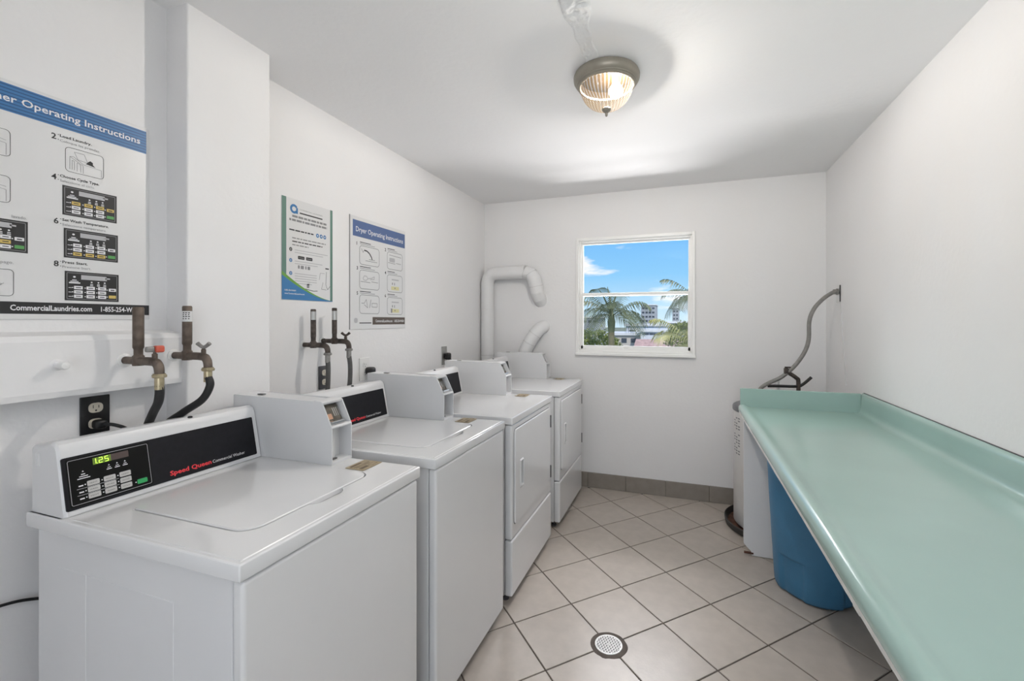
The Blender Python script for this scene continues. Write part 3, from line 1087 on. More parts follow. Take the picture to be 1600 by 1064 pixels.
# ================================================================== blue barrel
bn = thing('blue_barrel', 'round blue plastic barrel standing under the mint counter', 'barrel', (0.645, 2.635, 0))


def bmod(a, r_, z_):
    k = 0.5 + 0.5 * math.cos(4 * (a - R(222)))
    low = max(0.0, min(1.0, (0.200 - z_) / 0.012)) if z_ < 0.26 else 0.0
    grip = max(0.0, min(1.0, (k - 0.62) / 0.08))
    return 1.0 - 0.065 * low * grip


bprof = [(0.0, 0.006), (0.178, 0.004), (0.187, 0.010), (0.190, 0.022), (0.1925, 0.06), (0.196, 0.12), (0.199, 0.180), (0.1995, 0.188), (0.200, 0.194),
         (0.2005, 0.200), (0.201, 0.206), (0.2065, 0.30), (0.213, 0.42), (0.220, 0.56), (0.227, 0.68), (0.230, 0.735), (0.238, 0.740), (0.240, 0.760), (0.234, 0.766),
         (0.226, 0.760), (0.222, 0.68), (0.19, 0.03), (0.0, 0.02)]
MB().lathe(bprof, (0.645, 2.635, 0), 120, bmod).build('body', M_BIN, bn, smooth=50)
rim = MB()
rim.lathe([(0.232, 0.742), (0.243, 0.746), (0.245, 0.757), (0.241, 0.768), (0.230, 0.770), (0.226, 0.760)], (0.645, 2.635, 0), 64)
rim.build('rim', M_BIN, bn, smooth=50)

# ================================================================== water heater and its pan
HX, HY = 0.570, 3.312
wh = thing('water_heater', 'squat white water heater behind the counter end', 'water heater', (HX, HY, 0))
MB().lathe([(0.0, 0.030), (0.246, 0.030), (0.250, 0.036), (0.250, 0.788), (0.246, 0.792), (0.0, 0.792)], (HX, HY, 0), 64).build('tank', M_HEATER, wh, smooth=40)
MB().lathe([(0.253, 0.782), (0.256, 0.786), (0.256, 0.808), (0.252, 0.815), (0.235, 0.824), (0.10, 0.834), (0.0, 0.836)], (HX, HY, 0), 64).build('cap', M_HEATCAP, wh, smooth=35)
hl = MB()
for k in range(13):
    a = R(196) + 0.0
    z0 = 0.735 - k * 0.018 - (0.02 if k > 4 else 0)
    for j in range(3):
        if (k * 3 + j * 5) % 4 == 0:
            continue
        aa = R(188 + j * 7)
        bb_ = R(188 + j * 7 + 5)
        rr = 0.2508
        hl.add([(HX + rr * math.cos(aa), HY + rr * math.sin(aa), z0), (HX + rr * math.cos(bb_), HY + rr * math.sin(bb_), z0),
                (HX + rr * math.cos(bb_), HY + rr * math.sin(bb_), z0 + 0.008), (HX + rr * math.cos(aa), HY + rr * math.sin(aa), z0 + 0.008)], [(0, 1, 2, 3)])
hl.build('label_print', M_INKGREY, wh)
vp = MB().tube([(0.71, HY, 0.82), (0.71, HY, 0.985), (0.700, HY, 1.012), (0.655, HY, 1.045), (0.640, HY, 1.055)], 0.013, 12, 5).build('riser_pipe', M_PIPEDK, wh, smooth=50)
MB().rbox((0.626, HY - 0.013, 1.038), (0.652, HY + 0.013, 1.078), 0.005, 2).rbox((0.630, HY - 0.006, 1.078), (0.668, HY + 0.006, 1.087), 0.003, 2).build('valve', M_PIPEDK, vp, wnorm=True)
MB().tube([(0.53, HY + 0.01, 0.951), (0.60, HY, 0.955), (0.70, HY, 0.958), (0.735, HY, 0.972), (0.785, HY, 1.022)], 0.0095, 10, 6).build('drain_arm', M_BLACK, wh, smooth=50)
MB().tube([(0.60, HY + 0.05, 0.82), (0.60, HY + 0.05, 0.99)], 0.010, 10).build('inlet_pipe', M_WHITEPL, wh, smooth=50)

pan = thing('drip_pan', 'shallow rusty round drip pan on the floor under the water heater', 'pan', (HX, HY, 0))
MB().lathe([(0.0, 0.004), (0.270, 0.004), (0.292, 0.010), (0.299, 0.045), (0.304, 0.050), (0.309, 0.046), (0.302, 0.008), (0.29, 0.001), (0.0, 0.001)],
           (HX, HY, 0), 64).build('pan_wall', M_PANRIM, pan, smooth=40)
MB().lathe([(0.0, 0.0125), (0.287, 0.0125)], (HX, HY, 0), 64).build('rusty_floor', M_RUST, pan)
for k in range(3):
    a = R(120 * k + 40)
    MB().lathe([(0.022, 0.0128), (0.022, 0.030)], (HX + 0.17 * math.cos(a), HY + 0.17 * math.sin(a), 0), 10).build('support_block', M_DARKGREY, wh)

# flexible conduit and its wall plate
wp = thing('wall_plate', 'small white cover plate on the right wall where the grey conduit enters', 'wall plate', (XR, 3.358, 1.568))
MB().rbox((XR - 0.006, 3.324, 1.512), (XR - 0.0002, 3.392, 1.626), 0.002, 1).build('plate', M_WHITEPL, wp, wnorm=True)
MB().box((XR - 0.0075, 3.3235, 1.515), (XR - 0.0005, 3.326, 1.622)).build('plate_gap', M_DARKGREY, wp)
MB().tube([(XR - 0.0015, 3.327, 1.512), (XR - 0.0015, 3.300, 1.38), (XR - 0.0015, 3.262, 1.17), (XR - 0.0015, 3.22, 0.99)], 0.0022, 8, 4).build('painted_wire', M_SEAM, wp, smooth=60)
cd = thing('flexible_conduit', 'grey flexible conduit curving down from the wall plate to the water heater', 'conduit', (0.5, HY, 0.84))
cpath = [(0.925, 3.345, 1.578), (0.905, 3.335, 1.572), (0.850, HY, 1.533), (0.800, HY, 1.470), (0.773, HY, 1.390), (0.769, HY, 1.270), (0.745, HY, 1.185),
         (0.690, HY, 1.095), (0.613, HY, 1.017), (0.540, HY, 0.975), (0.492, HY, 0.940), (0.462, HY, 0.885), (0.455, HY, 0.828)]
MB().tube(cpath, 0.0125, 12, 7).build('hose', M_CONDUIT, cd, smooth=60)
MB().lathe([(0.0, 0.0), (0.016, 0.0), (0.016, 0.016), (0.021, 0.017), (0.021, 0.026), (0.012, 0.030)], (0.9155, 3.345, 1.580), 12, axis='x').build('connector', M_ZINC, cd, smooth=35)

# ================================================================== dryer exhaust ducts
dk = thing('exhaust_duct', 'tall white painted exhaust duct with a bend in the back corner', 'duct', (-1.662, 3.57, 0.4))
pth = [(-1.662, 3.572, 0.30), (-1.662, 3.572, 1.00), (-1.662, 3.572, 1.60), (-1.660, 3.572, 1.735), (-1.630, 3.572, 1.792), (-1.575, 3.572, 1.812),
       (-1.42, 3.572, 1.812), (-1.30, 3.572, 1.812)]
MB().tube(pth, 0.058, 28, 6).build('pipe', M_DUCT, dk, smooth=50)
el_pts = [(-1.302, 3.572, 1.812), (-1.255, 3.574, 1.795), (-1.222, 3.578, 1.745), (-1.208, 3.582, 1.690), (-1.200, 3.590, 1.640), (-1.192, 3.612, 1.595), (-1.186, 3.665, 1.560)]
elb = MB().tube(el_pts, 0.0595, 28, 1, smooth=False).build('elbow', M_DUCT, dk, smooth=8)
for p, q in ((el_pts[1], el_pts[2]), (el_pts[3], el_pts[4]), (el_pts[0], el_pts[1])):
    c0 = Vector(p)
    d0 = (Vector(q) - c0).normalized()
    MB().tube([c0 - d0 * 0.003, c0 + d0 * 0.003], 0.0612, 28).build('seam', M_SEAM, elb, smooth=50)
MB().tube([(-1.662, 3.572, 1.083), (-1.662, 3.572, 1.091)], 0.0595, 28).build('seam', M_SEAM, dk, smooth=50)
dk2 = thing('exhaust_duct', 'short white duct rising behind the far dryer into the back wall', 'duct', (-1.30, 3.53, 0.6))
p2 = [(-1.345, 3.565, 0.50), (-1.340, 3.565, 0.90), (-1.310, 3.565, 1.10), (-1.262, 3.568, 1.20), (-1.215, 3.572, 1.275), (-1.180, 3.590, 1.320), (-1.150, 3.665, 1.345)]
MB().tube(p2, 0.056, 28, 4).build('pipe', M_DUCT, dk2, smooth=40)
for k in (3, 4):
    c0 = Vector(p2[k])
    d0 = (Vector(p2[k + 1]) - Vector(p2[k - 1])).normalized()
    MB().tube([c0 - d0 * 0.003, c0 + d0 * 0.003], 0.0585, 28).build('seam', M_SEAM, dk2, smooth=50)

# ================================================================== ceiling light
LX, LY = -0.318, 1.892
lt = thing('ceiling_light', 'flush ceiling light with bronze rim and ribbed amber glass shade', 'lamp', (LX, LY, ZC))
MB().lathe([(0.0, -0.0005), (0.128, -0.0005), (0.137, -0.004), (0.141, -0.014), (0.140, -0.026), (0.134, -0.037), (0.128, -0.042), (0.1275, -0.046), (0.123, -0.049),
            (0.1225, -0.053), (0.118, -0.056), (0.112, -0.056), (0.110, -0.050)], (LX, LY, ZC), 72).build('rim', M_BRONZE, lt, smooth=40)
MB().lathe([(0.111, -0.052), (0.110, -0.020), (0.0, -0.018)], (LX, LY, ZC), 48).build('reflector', M_REFLECT, lt, smooth=40)
gp = []
for k in range(15):
    t = k / 14
    r_ = 0.1125 * math.cos(t * math.pi / 2) ** 0.80 if t < 1 else 0.0
    gp.append((max(r_, 0.010), -0.052 - 0.098 * math.sin(t * math.pi / 2) ** 1.15))
shade = MB().lathe(gp, (LX, LY, ZC), 336, lambda a, r_, z_: 1.0 + 0.012 * math.sin(42 * a)).build('glass_shade', M_SHADE, lt, smooth=80)
MB().lathe([(0.0, -0.145), (0.017, -0.146), (0.020, -0.150), (0.017, -0.157), (0.009, -0.164), (0.0055, -0.168), (0.0055, -0.176), (0.003, -0.181), (0.0, -0.182)],
           (LX, LY, ZC), 24).build('finial', M_BRONZE, lt, smooth=40)
MB().lathe([(0.0, -0.108), (0.014, -0.105), (0.026, -0.096), (0.032, -0.083), (0.032, -0.071), (0.026, -0.058), (0.016, -0.046), (0.012, -0.036), (0.012, -0.020)], (LX + 0.040, LY + 0.004, ZC), 24).build('bulb', M_BULB, lt, smooth=60)

lamp_d = bpy.data.lights.new('ceiling_lamp_light', 'POINT')
lamp_d.energy = LAMP_WATTS
lamp_d.shadow_soft_size = 0.02
lamp_d.color = (0.72, 0.81, 1.0)
lamp_o = bpy.data.objects.new('ceiling_lamp_light', lamp_d)
COL.objects.link(lamp_o)
lamp_o.location = (LX + 0.040, LY + 0.004, ZC - 0.0655)

# ================================================================== floor drain
dr = thing('floor_drain', 'round perforated metal floor drain set among the tiles', 'drain', (TX, TY, 0))
n = 40
rg = MB()
rout = [0.079 + 0.004 * mnoise.noise(Vector((math.cos(2 * math.pi * k / n) * 1.7, math.sin(2 * math.pi * k / n) * 1.7, 4))) + (0.004 if k in (29, 30, 35) else 0) for k in range(n)]
vv, ff = [], []
for k in range(n):
    a = 2 * math.pi * k / n
    vv += [(TX + rout[k] * math.cos(a), TY + rout[k] * math.sin(a), 0.0002), (TX + (rout[k] - 0.003) * math.cos(a), TY + (rout[k] - 0.003) * math.sin(a), 0.0016),
           (TX + 0.058 * math.cos(a), TY + 0.058 * math.sin(a), 0.0014)]
for k in range(n):
    j = (k + 1) % n
    ff += [(3 * k, 3 * j, 3 * j + 1, 3 * k + 1), (3 * k + 1, 3 * j + 1, 3 * j + 2, 3 * k + 2)]
rg.add(vv, ff).build('mortar_ring', M_GROUT, dr, smooth=60)
MB().lathe([(0.0, 0.0008), (0.060, 0.0008)], (TX, TY, 0), 40).build('dark_well', M_BLACKPL, dr)
gr = MB()
cs = 0.0125
for i in range(-6, 7):
    for j in range(-6, 7):
        px, py = i * cs + (j % 2) * cs / 2, j * cs * 0.9
        if math.hypot(px, py) > 0.052:
            continue
        outer_, inner_ = [], []
        for k in range(8):
            a = 2 * math.pi * (k + 0.5) / 8
            s = 1 / max(abs(math.cos(a)), abs(math.sin(a)))
            outer_.append((TX + px + cs / 2 * math.cos(a) * s, TY + py + cs * 0.45 * math.sin(a) * s, 0.0030))
            inner_.append((TX + px + 0.0037 * math.cos(a), TY + py + 0.0037 * math.sin(a), 0.0030))
        gr.add(outer_ + inner_, [(k, (k + 1) % 8, 8 + (k + 1) % 8, 8 + k) for k in range(8)])
gr.lathe([(0.0585, 0.0014), (0.0575, 0.0034), (0.0515, 0.0034), (0.051, 0.0028)], (TX, TY, 0), 40)
gr.build('strainer', M_DRAIN, dr)
MB().lathe([(0.0, 0.0045), (0.003, 0.0045), (0.0045, 0.003)], (TX, TY, 0), 10).build('screw', M_STEEL, dr)

# ================================================================== posters
# --- washer poster
PY0, PY1, PZ0, PZ1 = 0.497, 0.953, 1.394, 2.018
p1 = thing('washer_poster', 'washer operating instructions poster with blue striped header on the alcove wall', 'poster', (XA, PY0, PZ0))
MB().rbox((XA + 0.0003, PY0, PZ0), (XA + 0.003, PY1, PZ1), 0.0008, 1).build('sheet', M_SHEET, p1)
A1 = Pl((XA + 0.003, 0, 0), (0, 1, 0), (0, 0, 1))
MB().prect(A1, PY0 + 0.010, 1.936, 0.944, 2.0085).build('header_band', M_BLUE, p1)
st = MB()
for k in range(8):
    z = 1.9395 + k * 0.0090
    st.prect(A1, PY0 + 0.010, z, 0.944, z + 0.0026, 0.0006)
st.build('header_stripes', M_BLUEDK, p1)
MB().ptext(A1, 'Washer Operating Instructions', 0.553, 1.9625, size=0.0265, width=0.374, bold=0.014, h=0.0008).build('title_lettering', M_WHITEINK, p1)
MB().prect(A1, PY0 + 0.010, 1.409, 0.952, 1.441).build('footer_bar', M_INK, p1)
MB().ptext(A1, 'CommercialLaundries.com', 0.637, 1.4185, size=0.0205, width=0.168, bold=0.022, h=0.0008).ptext(
    A1, '1-855-254-WASH', 0.826, 1.4185, size=0.0205, width=0.106, bold=0.022, h=0.0008).build('footer_lettering', M_WHITEINK, p1)
bk, gy, yl, gn, lg, kb_, wh_ = MB(), MB(), MB(), MB(), MB(), MB(), MB()


def mini_panel(a, b, mode):
    """small picture of the control panel, 0.126 x 0.084"""
    w_, h_ = 0.126, 0.084
    MB().prect(A1, a, b, a + w_, b + h_, 0.0005).build('panel_picture', M_INK, p1)
    gy.pring(A1, a + 0.004, b + 0.004, a + w_ - 0.004, b + h_ - 0.004, 0.002, 0.0014, 0.0008)
    lg.prect(A1, a + 0.036, b + 0.062, a + 0.096, b + 0.075, 0.0008)
    lg.prect(A1, a + 0.092, b + 0.067, a + 0.104, b + 0.071, 0.0008)
    for q, s in ((0.021, 0.003),):
        wh_.ppoly(A1, rrect(a + q - s, b + 0.066, a + q + s, b + 0.071, 0.0024, 2), 0.0008)
    wh_.prect(A1, a + 0.016, b + 0.0585, a + 0.026, b + 0.0605, 0.0008).prect(A1, a + 0.012, b + 0.0545, a + 0.030, b + 0.0565, 0.0008).prect(
        A1, a + 0.009, b + 0.0495, a + 0.034, b + 0.0530, 0.0008)
    for q in (0.060, 0.076, 0.091):
        wh_.ppoly(A1, rrect(a + q - 0.0022, b + 0.0535, a + q + 0.0022, b + 0.0575, 0.0018, 2), 0.0008)
        wh_.prect(A1, a + q - 0.0032, b + 0.0485, a + q + 0.0032, b + 0.0505, 0.0008).prect(A1, a + q - 0.0036, b + 0.0445, a + q + 0.0036, b + 0.0465, 0.0008)
    for ri in range(3):
        bb0 = b + 0.033 - ri * 0.0125
        wh_.prect(A1, a + 0.008, bb0 + 0.003, a + 0.015, bb0 + 0.0045, 0.0008)
        for ci, q in enumerate((0.020, 0.048, 0.075)):
            tgt = yl if (mode == 4 and ri == 0) or (mode == 6 and ri == 2) or (mode == 5 and ri == 1) else wh_
            tgt.prr(A1, a + q, bb0, a + q + 0.0195, bb0 + 0.0095, 0.0012, 0.0008, 2)
            bk.prect(A1, a + q + 0.004, bb0 + 0.0036, a + q + 0.0155, bb0 + 0.0058, 0.0011)
            wh_.prr(A1, a + q - 0.0045, bb0 + 0.003, a + q - 0.0015, bb0 + 0.006, 0.0012, 0.0008, 2)
    (yl if mode == 4 else wh_).prr(A1, a + 0.101, b + 0.031, a + 0.119, b + 0.0400, 0.0012, 0.0008, 2)
    (yl if mode == 8 else gn).prr(A1, a + 0.101, b + 0.010, a + 0.119, b + 0.0190, 0.0012, 0.0008, 2)
    bk.prect(A1, a + 0.105, b + 0.0335, a + 0.115, b + 0.0365, 0.0011)
    for q in (0.0335, 0.0125):
        wh_.prr(A1, a + 0.0955, b + q, a + 0.0985, b + q + 0.003, 0.0012, 0.0008, 2)


def mini_washer(a, b, kind):
    """outlined picture box 0.088 x 0.069 with a line drawing"""
    MB().pring(A1, a, b, a + 0.088, b + 0.070, 0.010, 0.0011, 0.0006, 5).build('picture_box', M_INK, p1)
    L = lambda pts, w_=0.0009: gy.pline(A1, [(a + p, b + q) for p, q in pts], w_, 0.0006)
    if kind == 'load':
        L([(0.010, 0.008), (0.010, 0.044), (0.018, 0.046), (0.040, 0.030), (0.082, 0.026), (0.082, 0.005)])
        L([(0.010, 0.044), (0.040, 0.026), (0.040, 0.004)])
        L([(0.015, 0.008), (0.015, 0.035), (0.020, 0.033), (0.020, 0.008)])
        L([(0.026, 0.006), (0.026, 0.031), (0.034, 0.027), (0.034, 0.005)])
        L([(0.020, 0.060), (0.042, 0.060), (0.050, 0.038), (0.028, 0.040), (0.020, 0.060)])
        bk.ppoly(A1, [(a + 0.050, b + 0.040), (a + 0.056, b + 0.046), (a + 0.062, b + 0.042), (a + 0.062, b + 0.036), (a + 0.068, b + 0.030), (a + 0.046, b + 0.034)], 0.0006)
    elif kind == 'open':
        L([(0.050, 0.006), (0.050, 0.040), (0.080, 0.034), (0.080, 0.004)])
        L([(0.050, 0.040), (0.060, 0.046), (0.080, 0.042)])
        L([(0.010, 0.010), (0.010, 0.040), (0.050, 0.040)])
    else:
        L([(0.010, 0.030), (0.066, 0.032), (0.058, 0.022), (0.070, 0.034)])
        L([(0.012, 0.022), (0.058, 0.022)])


mini_washer(0.745, 1.8175, 'load')
mini_washer(0.550, 1.8175, 'open')
mini_washer(0.550, 1.697, 'open')
mini_washer(0.556, 1.455, 'pay')
mini_panel(0.739, 1.692, 4)
mini_panel(0.742, 1.571, 6)
mini_panel(0.744, 1.449, 8)
mini_panel(0.544, 1.571, 5)
for (a, b, num, t1, t2, w1_, w2_) in ((0.716, 1.900, '2', 'Load Laundry.', 'Coloque las prendas.', 0.070, 0.090),
                                      (0.716, 1.787, '4', 'Choose Cycle Type.', 'Seleccione el ciclo.', 0.088, 0.078),
                                      (0.721, 1.664, '6', 'Set Wash Temperature.', 'Seleccione temperatura.', 0.106, 0.100),
                                      (0.721, 1.544, '8', 'Press Start.', 'Presione Start.', 0.056, 0.064)):
    bk.ptext(A1, num, a, b, size=0.022, bold=0.02, h=0.0006)
    bk.ptext(A1, t1, a + 0.018, b + 0.010, size=0.0105, width=w1_, bold=0.02, h=0.0006)
    gy.ptext(A1, t2, a + 0.018, b - 0.003, size=0.0095, width=w2_, h=0.0006)
    for q in (0.0135, 0.0005):
        bk.prect(A1, a + 0.0135, b + q, a + 0.0155, b + q + 0.002, 0.0006)
gy.ptext(A1, 'lavado.', 0.640, 1.661, size=0.0105, align='L', h=0.0006)
gy.ptext(A1, 'pago.', 0.620, 1.5395, size=0.0115, align='L', h=0.0006)
bk.build('black_print', M_INK, p1)
gy.build('grey_print', M_INKGREY, p1)
lg.build('display_print', M_INKLIGHT, p1)
yl.build('yellow_print', M_YELLOW, p1)
gn.build('green_print', M_PGREEN, p1)
wh_.build('white_print', M_WHITEINK, p1)

# --- middle green and blue poster
X2 = XL
p2r = thing('app_poster', 'green and blue bordered information poster hung between the two instruction posters', 'poster', (X2, 1.505, 1.489))
MB().rbox((X2 + 0.0003, 1.505, 1.489), (X2 + 0.0025, 1.808, 1.960), 0.0006, 1).build('sheet', M_SHEET, p2r)
A2 = Pl((X2 + 0.0025, 1.505, 1.489), (0, 1, 0), (0, 0, 1))
W2, H2 = 0.303, 0.471
MB().prect(A2, 0.0, 0.02, 0.024, H2).prect(A2, W2 - 0.016, 0.0, W2, H2).build('teal_border', M_TEAL, p2r)


def arc(t, k):
    return 0.126 * (1 - t) ** 1.6 + 0.004 + k


blue, lime = [(0.0, 0.0)], []
for k in range(17):
    t = k / 16
    blue.append((W2 * (1 - t), max(0.004, arc(1 - t, -0.018 * t))))
MB().ppoly(A2, [(W2, 0.0)] + blue[1:] + [(0.0, 0.0)], 0.0008).build('blue_swoosh', M_SKYBLUE, p2r)
lm_ = MB()
for k in range(16):
    t0, t1 = k / 16, (k + 1) / 16
    lm_.ppoly(A2, [(W2 * t0, arc(t0, -0.020 * (1 - t0))), (W2 * t1, arc(t1, -0.020 * (1 - t1))), (W2 * t1, arc(t1, 0.0)), (W2 * t0, arc(t0, 0.0))], 0.0006)
lm_.build('lime_swoosh', M_LIME, p2r)
tk, tg_, tb, tw, tl_ = MB(), MB(), MB(), MB(), MB()
# round logo
for k in range(14):
    a0, a1 = R(30 + k * 300 / 14), R(30 + (k + 1) * 300 / 14)
    ro, ri = 0.022, 0.011
    tb.ppoly(A2, [(0.066 + ri * math.cos(a0), 0.424 + ri * math.sin(a0)), (0.066 + ro * math.cos(a0), 0.424 + ro * math.sin(a0)),
                  (0.066 + ro * math.cos(a1), 0.424 + ro * math.sin(a1)), (0.066 + ri * math.cos(a1), 0.424 + ri * math.sin(a1))], 0.0006)
tb.prect(A2, 0.078, 0.404, 0.088, 0.432, 0.0005)
tg_.ptext(A2, 'COMMERCIAL LAUNDRIES', 0.096, 0.425, size=0.009, width=0.140, h=0.0005)
tk.prect(A2, 0.098, 0.4085, 0.236, 0.4145, 0.0005)
for (b, a0, a1, hgt, m_) in ((0.385, 0.056, 0.262, 0.010, tg_), (0.367, 0.040, 0.266, 0.010, tg_), (0.322, 0.040, 0.180, 0.006, tk),
                             (0.286, 0.056, 0.258, 0.005, tg_), (0.270, 0.056, 0.236, 0.005, tk), (0.254, 0.056, 0.150, 0.005, tg_)):
    a = a0
    rr = random.Random(int(b * 1000))
    while a < a1:
        w_ = rr.uniform(0.010, 0.032)
        m_.prect(A2, a, b, min(a + w_, a1), b + hgt, 0.0005)
        a += w_ + 0.004
for (b, a1, n_) in ((0.232, 0.270, 2), (0.180, 0.236, 2), (0.122, 0.200, 5)):
    for q in range(n_):
        tl_.prect(A2, 0.070, b - q * 0.0115, a1 - (0.03 if q == n_ - 1 else 0), b - q * 0.0115 + 0.0035, 0.0005)
for b in (0.229, 0.178, 0.118):
    tb2 = rrect(0.040, b - 0.004, 0.056, b + 0.014, 0.0079, 5)
    tk.ppoly(A2, tb2, 0.0005) if b > 0.2 else tb.ppoly(A2, tb2, 0.0005)
    tw.prect(A2, 0.0465, b, 0.0495, b + 0.010, 0.0008)
for a in (0.196, 0.219, 0.242):
    tb.ppoly(A2, rrect(a, 0.314, a + 0.018, 0.334, 0.0088, 5), 0.0005)
    tw.prr(A2, a + 0.006, 0.320, a + 0.012, 0.328, 0.002, 0.0008, 2)
tk.prr(A2, 0.088, 0.193, 0.126, 0.208, 0.003, 0.0005).prr(A2, 0.135, 0.193, 0.173, 0.208, 0.003, 0.0005)
tg_.prect(A2, 0.092, 0.1985, 0.121, 0.2015, 0.0008).prect(A2, 0.139, 0.1985, 0.168, 0.2015, 0.0008)
for a, w_ in ((0.088, 0.010), (0.104, 0.018), (0.130, 0.008), (0.144, 0.015)):
    tg_.prr(A2, a, 0.148, a + w_, 0.164, 0.003, 0.0005)
# line drawing of a phone and a hand
tg_.pline(A2, [(0.222, 0.140), (0.216, 0.105)], 0.002).pline(A2, [(0.222, 0.140), (0.250, 0.140)], 0.0015)
tg_.pline(A2, [(0.262, 0.150), (0.258, 0.085), (0.270, 0.060), (0.286, 0.078)], 0.003).pline(A2, [(0.240, 0.095), (0.230, 0.060), (0.262, 0.058)], 0.002)
tk.prect(A2, 0.255, 0.163, 0.278, 0.169, 0.0005)
tk.pline(A2, [(0.130, 0.055), (0.180, 0.047), (0.205, 0.049)], 0.003)
tg_.prect(A2, 0.140, 0.060, 0.154, 0.080, 0.0005)
tw.ptext(A2, '1-855-254-WASH', 0.014, 0.040, size=0.010, width=0.062, bold=0.02, h=0.0011)
tw.ptext(A2, 'www.CommercialLaundries.com', 0.014, 0.025, size=0.010, width=0.112, bold=0.02, h=0.0011)
tk.build('black_print', M_INK, p2r)
tg_.build('grey_print', M_INKGREY, p2r)
tl_.build('light_print', M_INKLIGHT, p2r)
tb.build('blue_print', M_BLUE, p2r)
tw.build('white_print', M_WHITEINK, p2r)

# --- dryer poster
p3 = thing('dryer_poster', 'dryer operating instructions poster with six outlined pictures above the second washer', 'poster', (XL, 1.933, 1.343))
MB().rbox((XL + 0.0003, 1.933, 1.343), (XL + 0.004, 2.434, 1.972), 0.0010, 1).build('sheet', M_SHEET, p3)
MB().box((XL + 0.0003, 1.9305, 1.343), (XL + 0.0043, 1.9335, 1.972)).build('dark_edge', M_INKGREY, p3)
A3 = Pl((XL + 0.004, 1.933, 1.343), (0, 1, 0), (0, 0, 1))
MB().prect(A3, 0.020, 0.518, 0.494, 0.608).build('header_band', M_SLATE, p3)
MB().ptext(A3, 'Dryer Operating Instructions', 0.044, 0.546, size=0.040, width=0.430, bold=0.008, h=0.0008).build('title_lettering', M_WHITEINK, p3)
MB().prect(A3, 0.182, 0.026, 0.494, 0.070).build('footer_bar', M_BROWNBAR, p3)
MB().ptext(A3, 'CommercialLaundries.com', 0.208, 0.040, size=0.022, width=0.158, bold=0.015, h=0.0008).ptext(
    A3, '1-855-254-WASH', 0.384, 0.040, size=0.022, width=0.100, bold=0.015, h=0.0008).build('footer_lettering', M_WHITEINK, p3)
q1, q2, q3_, q4 = MB(), MB(), MB(), MB()
cells = []
for ri in range(3):
    for ci in range(2):
        a0 = 0.072 + ci * 0.242
        b0 = (0.365, 0.228, 0.088)[ri] if ci == 0 else (0.366, 0.226, 0.086)[ri]
        cells.append((a0, b0))
        MB().pring(A3, a0, b0, a0 + 0.170 - ci * 0.015, b0 + 0.108, 0.020, 0.0030, 0.0006, 5).build('picture_box', M_INKGREY, p3)
        q2.ptext(A3, str(ri * 2 + ci + 1), a0 - 0.022, b0 + 0.106, size=0.026, bold=0.02, h=0.0006)
        q2.prect(A3, a0 + 0.004, b0 + 0.1235, a0 + 0.095 - ci * 0.02, b0 + 0.1275, 0.0006)
        q1.prect(A3, a0 + 0.004, b0 + 0.1145, a0 + 0.130 - ci * 0.03, b0 + 0.1175, 0.0006)
c = lambda i, pts, w_=0.003, m_=q1: m_.pline(A3, [(cells[i][0] + p, cells[i][1] + q) for p, q in pts], w_, 0.0006)
c(0, [(0.040, 0.084), (0.062, 0.082), (0.084, 0.070), (0.100, 0.052), (0.106, 0.038)], 0.007, q2)
c(0, [(0.050, 0.026), (0.150, 0.026)])
c(0, [(0.080, 0.036), (0.130, 0.036)])
c(0, [(0.016, 0.090), (0.030, 0.070), (0.040, 0.086)])
q3_.prr(A3, cells[1][0] + 0.022, cells[1][1] + 0.046, cells[1][0] + 0.076, cells[1][1] + 0.072, 0.006, 0.0006)
c(1, [(0.010, 0.040), (0.080, 0.038)])
c(1, [(0.088, 0.044), (0.138, 0.042)])
c(1, [(0.020, 0.088), (0.140, 0.084)])
c(2, [(0.030, 0.062), (0.040, 0.076), (0.060, 0.074), (0.070, 0.062), (0.055, 0.050), (0.034, 0.052), (0.030, 0.062)], 0.005, q3_)
c(2, [(0.070, 0.062), (0.100, 0.066), (0.126, 0.078), (0.124, 0.062), (0.090, 0.058)], 0.005, q3_)
c(2, [(0.010, 0.042), (0.090, 0.040)])
c(2, [(0.100, 0.046), (0.158, 0.044)])
c(4, [(0.016, 0.060), (0.040, 0.060), (0.056, 0.082), (0.068, 0.034), (0.040, 0.052)])
c(4, [(0.096, 0.082), (0.084, 0.034)], 0.004)
c(4, [(0.104, 0.062), (0.150, 0.062), (0.150, 0.040), (0.104, 0.040), (0.104, 0.062)])
for i in (3, 5):
    a0, b0 = cells[i]
    q3_.prr(A3, a0 + 0.044, b0 + 0.074, a0 + 0.116, b0 + 0.082, 0.002, 0.0006)
    q1.prect(A3, a0 + 0.048, b0 + 0.046, a0 + 0.056, b0 + 0.060, 0.0006).prect(A3, a0 + 0.070, b0 + 0.044, a0 + 0.076, b0 + 0.060, 0.0006)
    q4.prect(A3, a0 + 0.040, b0 + 0.014, a0 + 0.118, b0 + 0.036, 0.0006)
    q1.prect(A3, a0 + 0.072, b0 + 0.022, a0 + 0.082, b0 + 0.030, 0.0009)
q1.prect(A3, cells[5][0] + 0.036, cells[5][1] + 0.012, cells[5][0] + 0.050, cells[5][1] + 0.038, 0.0010)
q3_.prr(A3, 0.030, 0.036, 0.058, 0.064, 0.010, 0.0006)
q2.prect(A3, 0.072, 0.033, 0.172, 0.038, 0.0006)
q1.build('grey_print', M_INKGREY, p3)
q2.build('black_print', M_INK, p3)
q3_.build('light_print', M_INKLIGHT, p3)
q4.build('yellow_print', M_PALEYEL, p3)

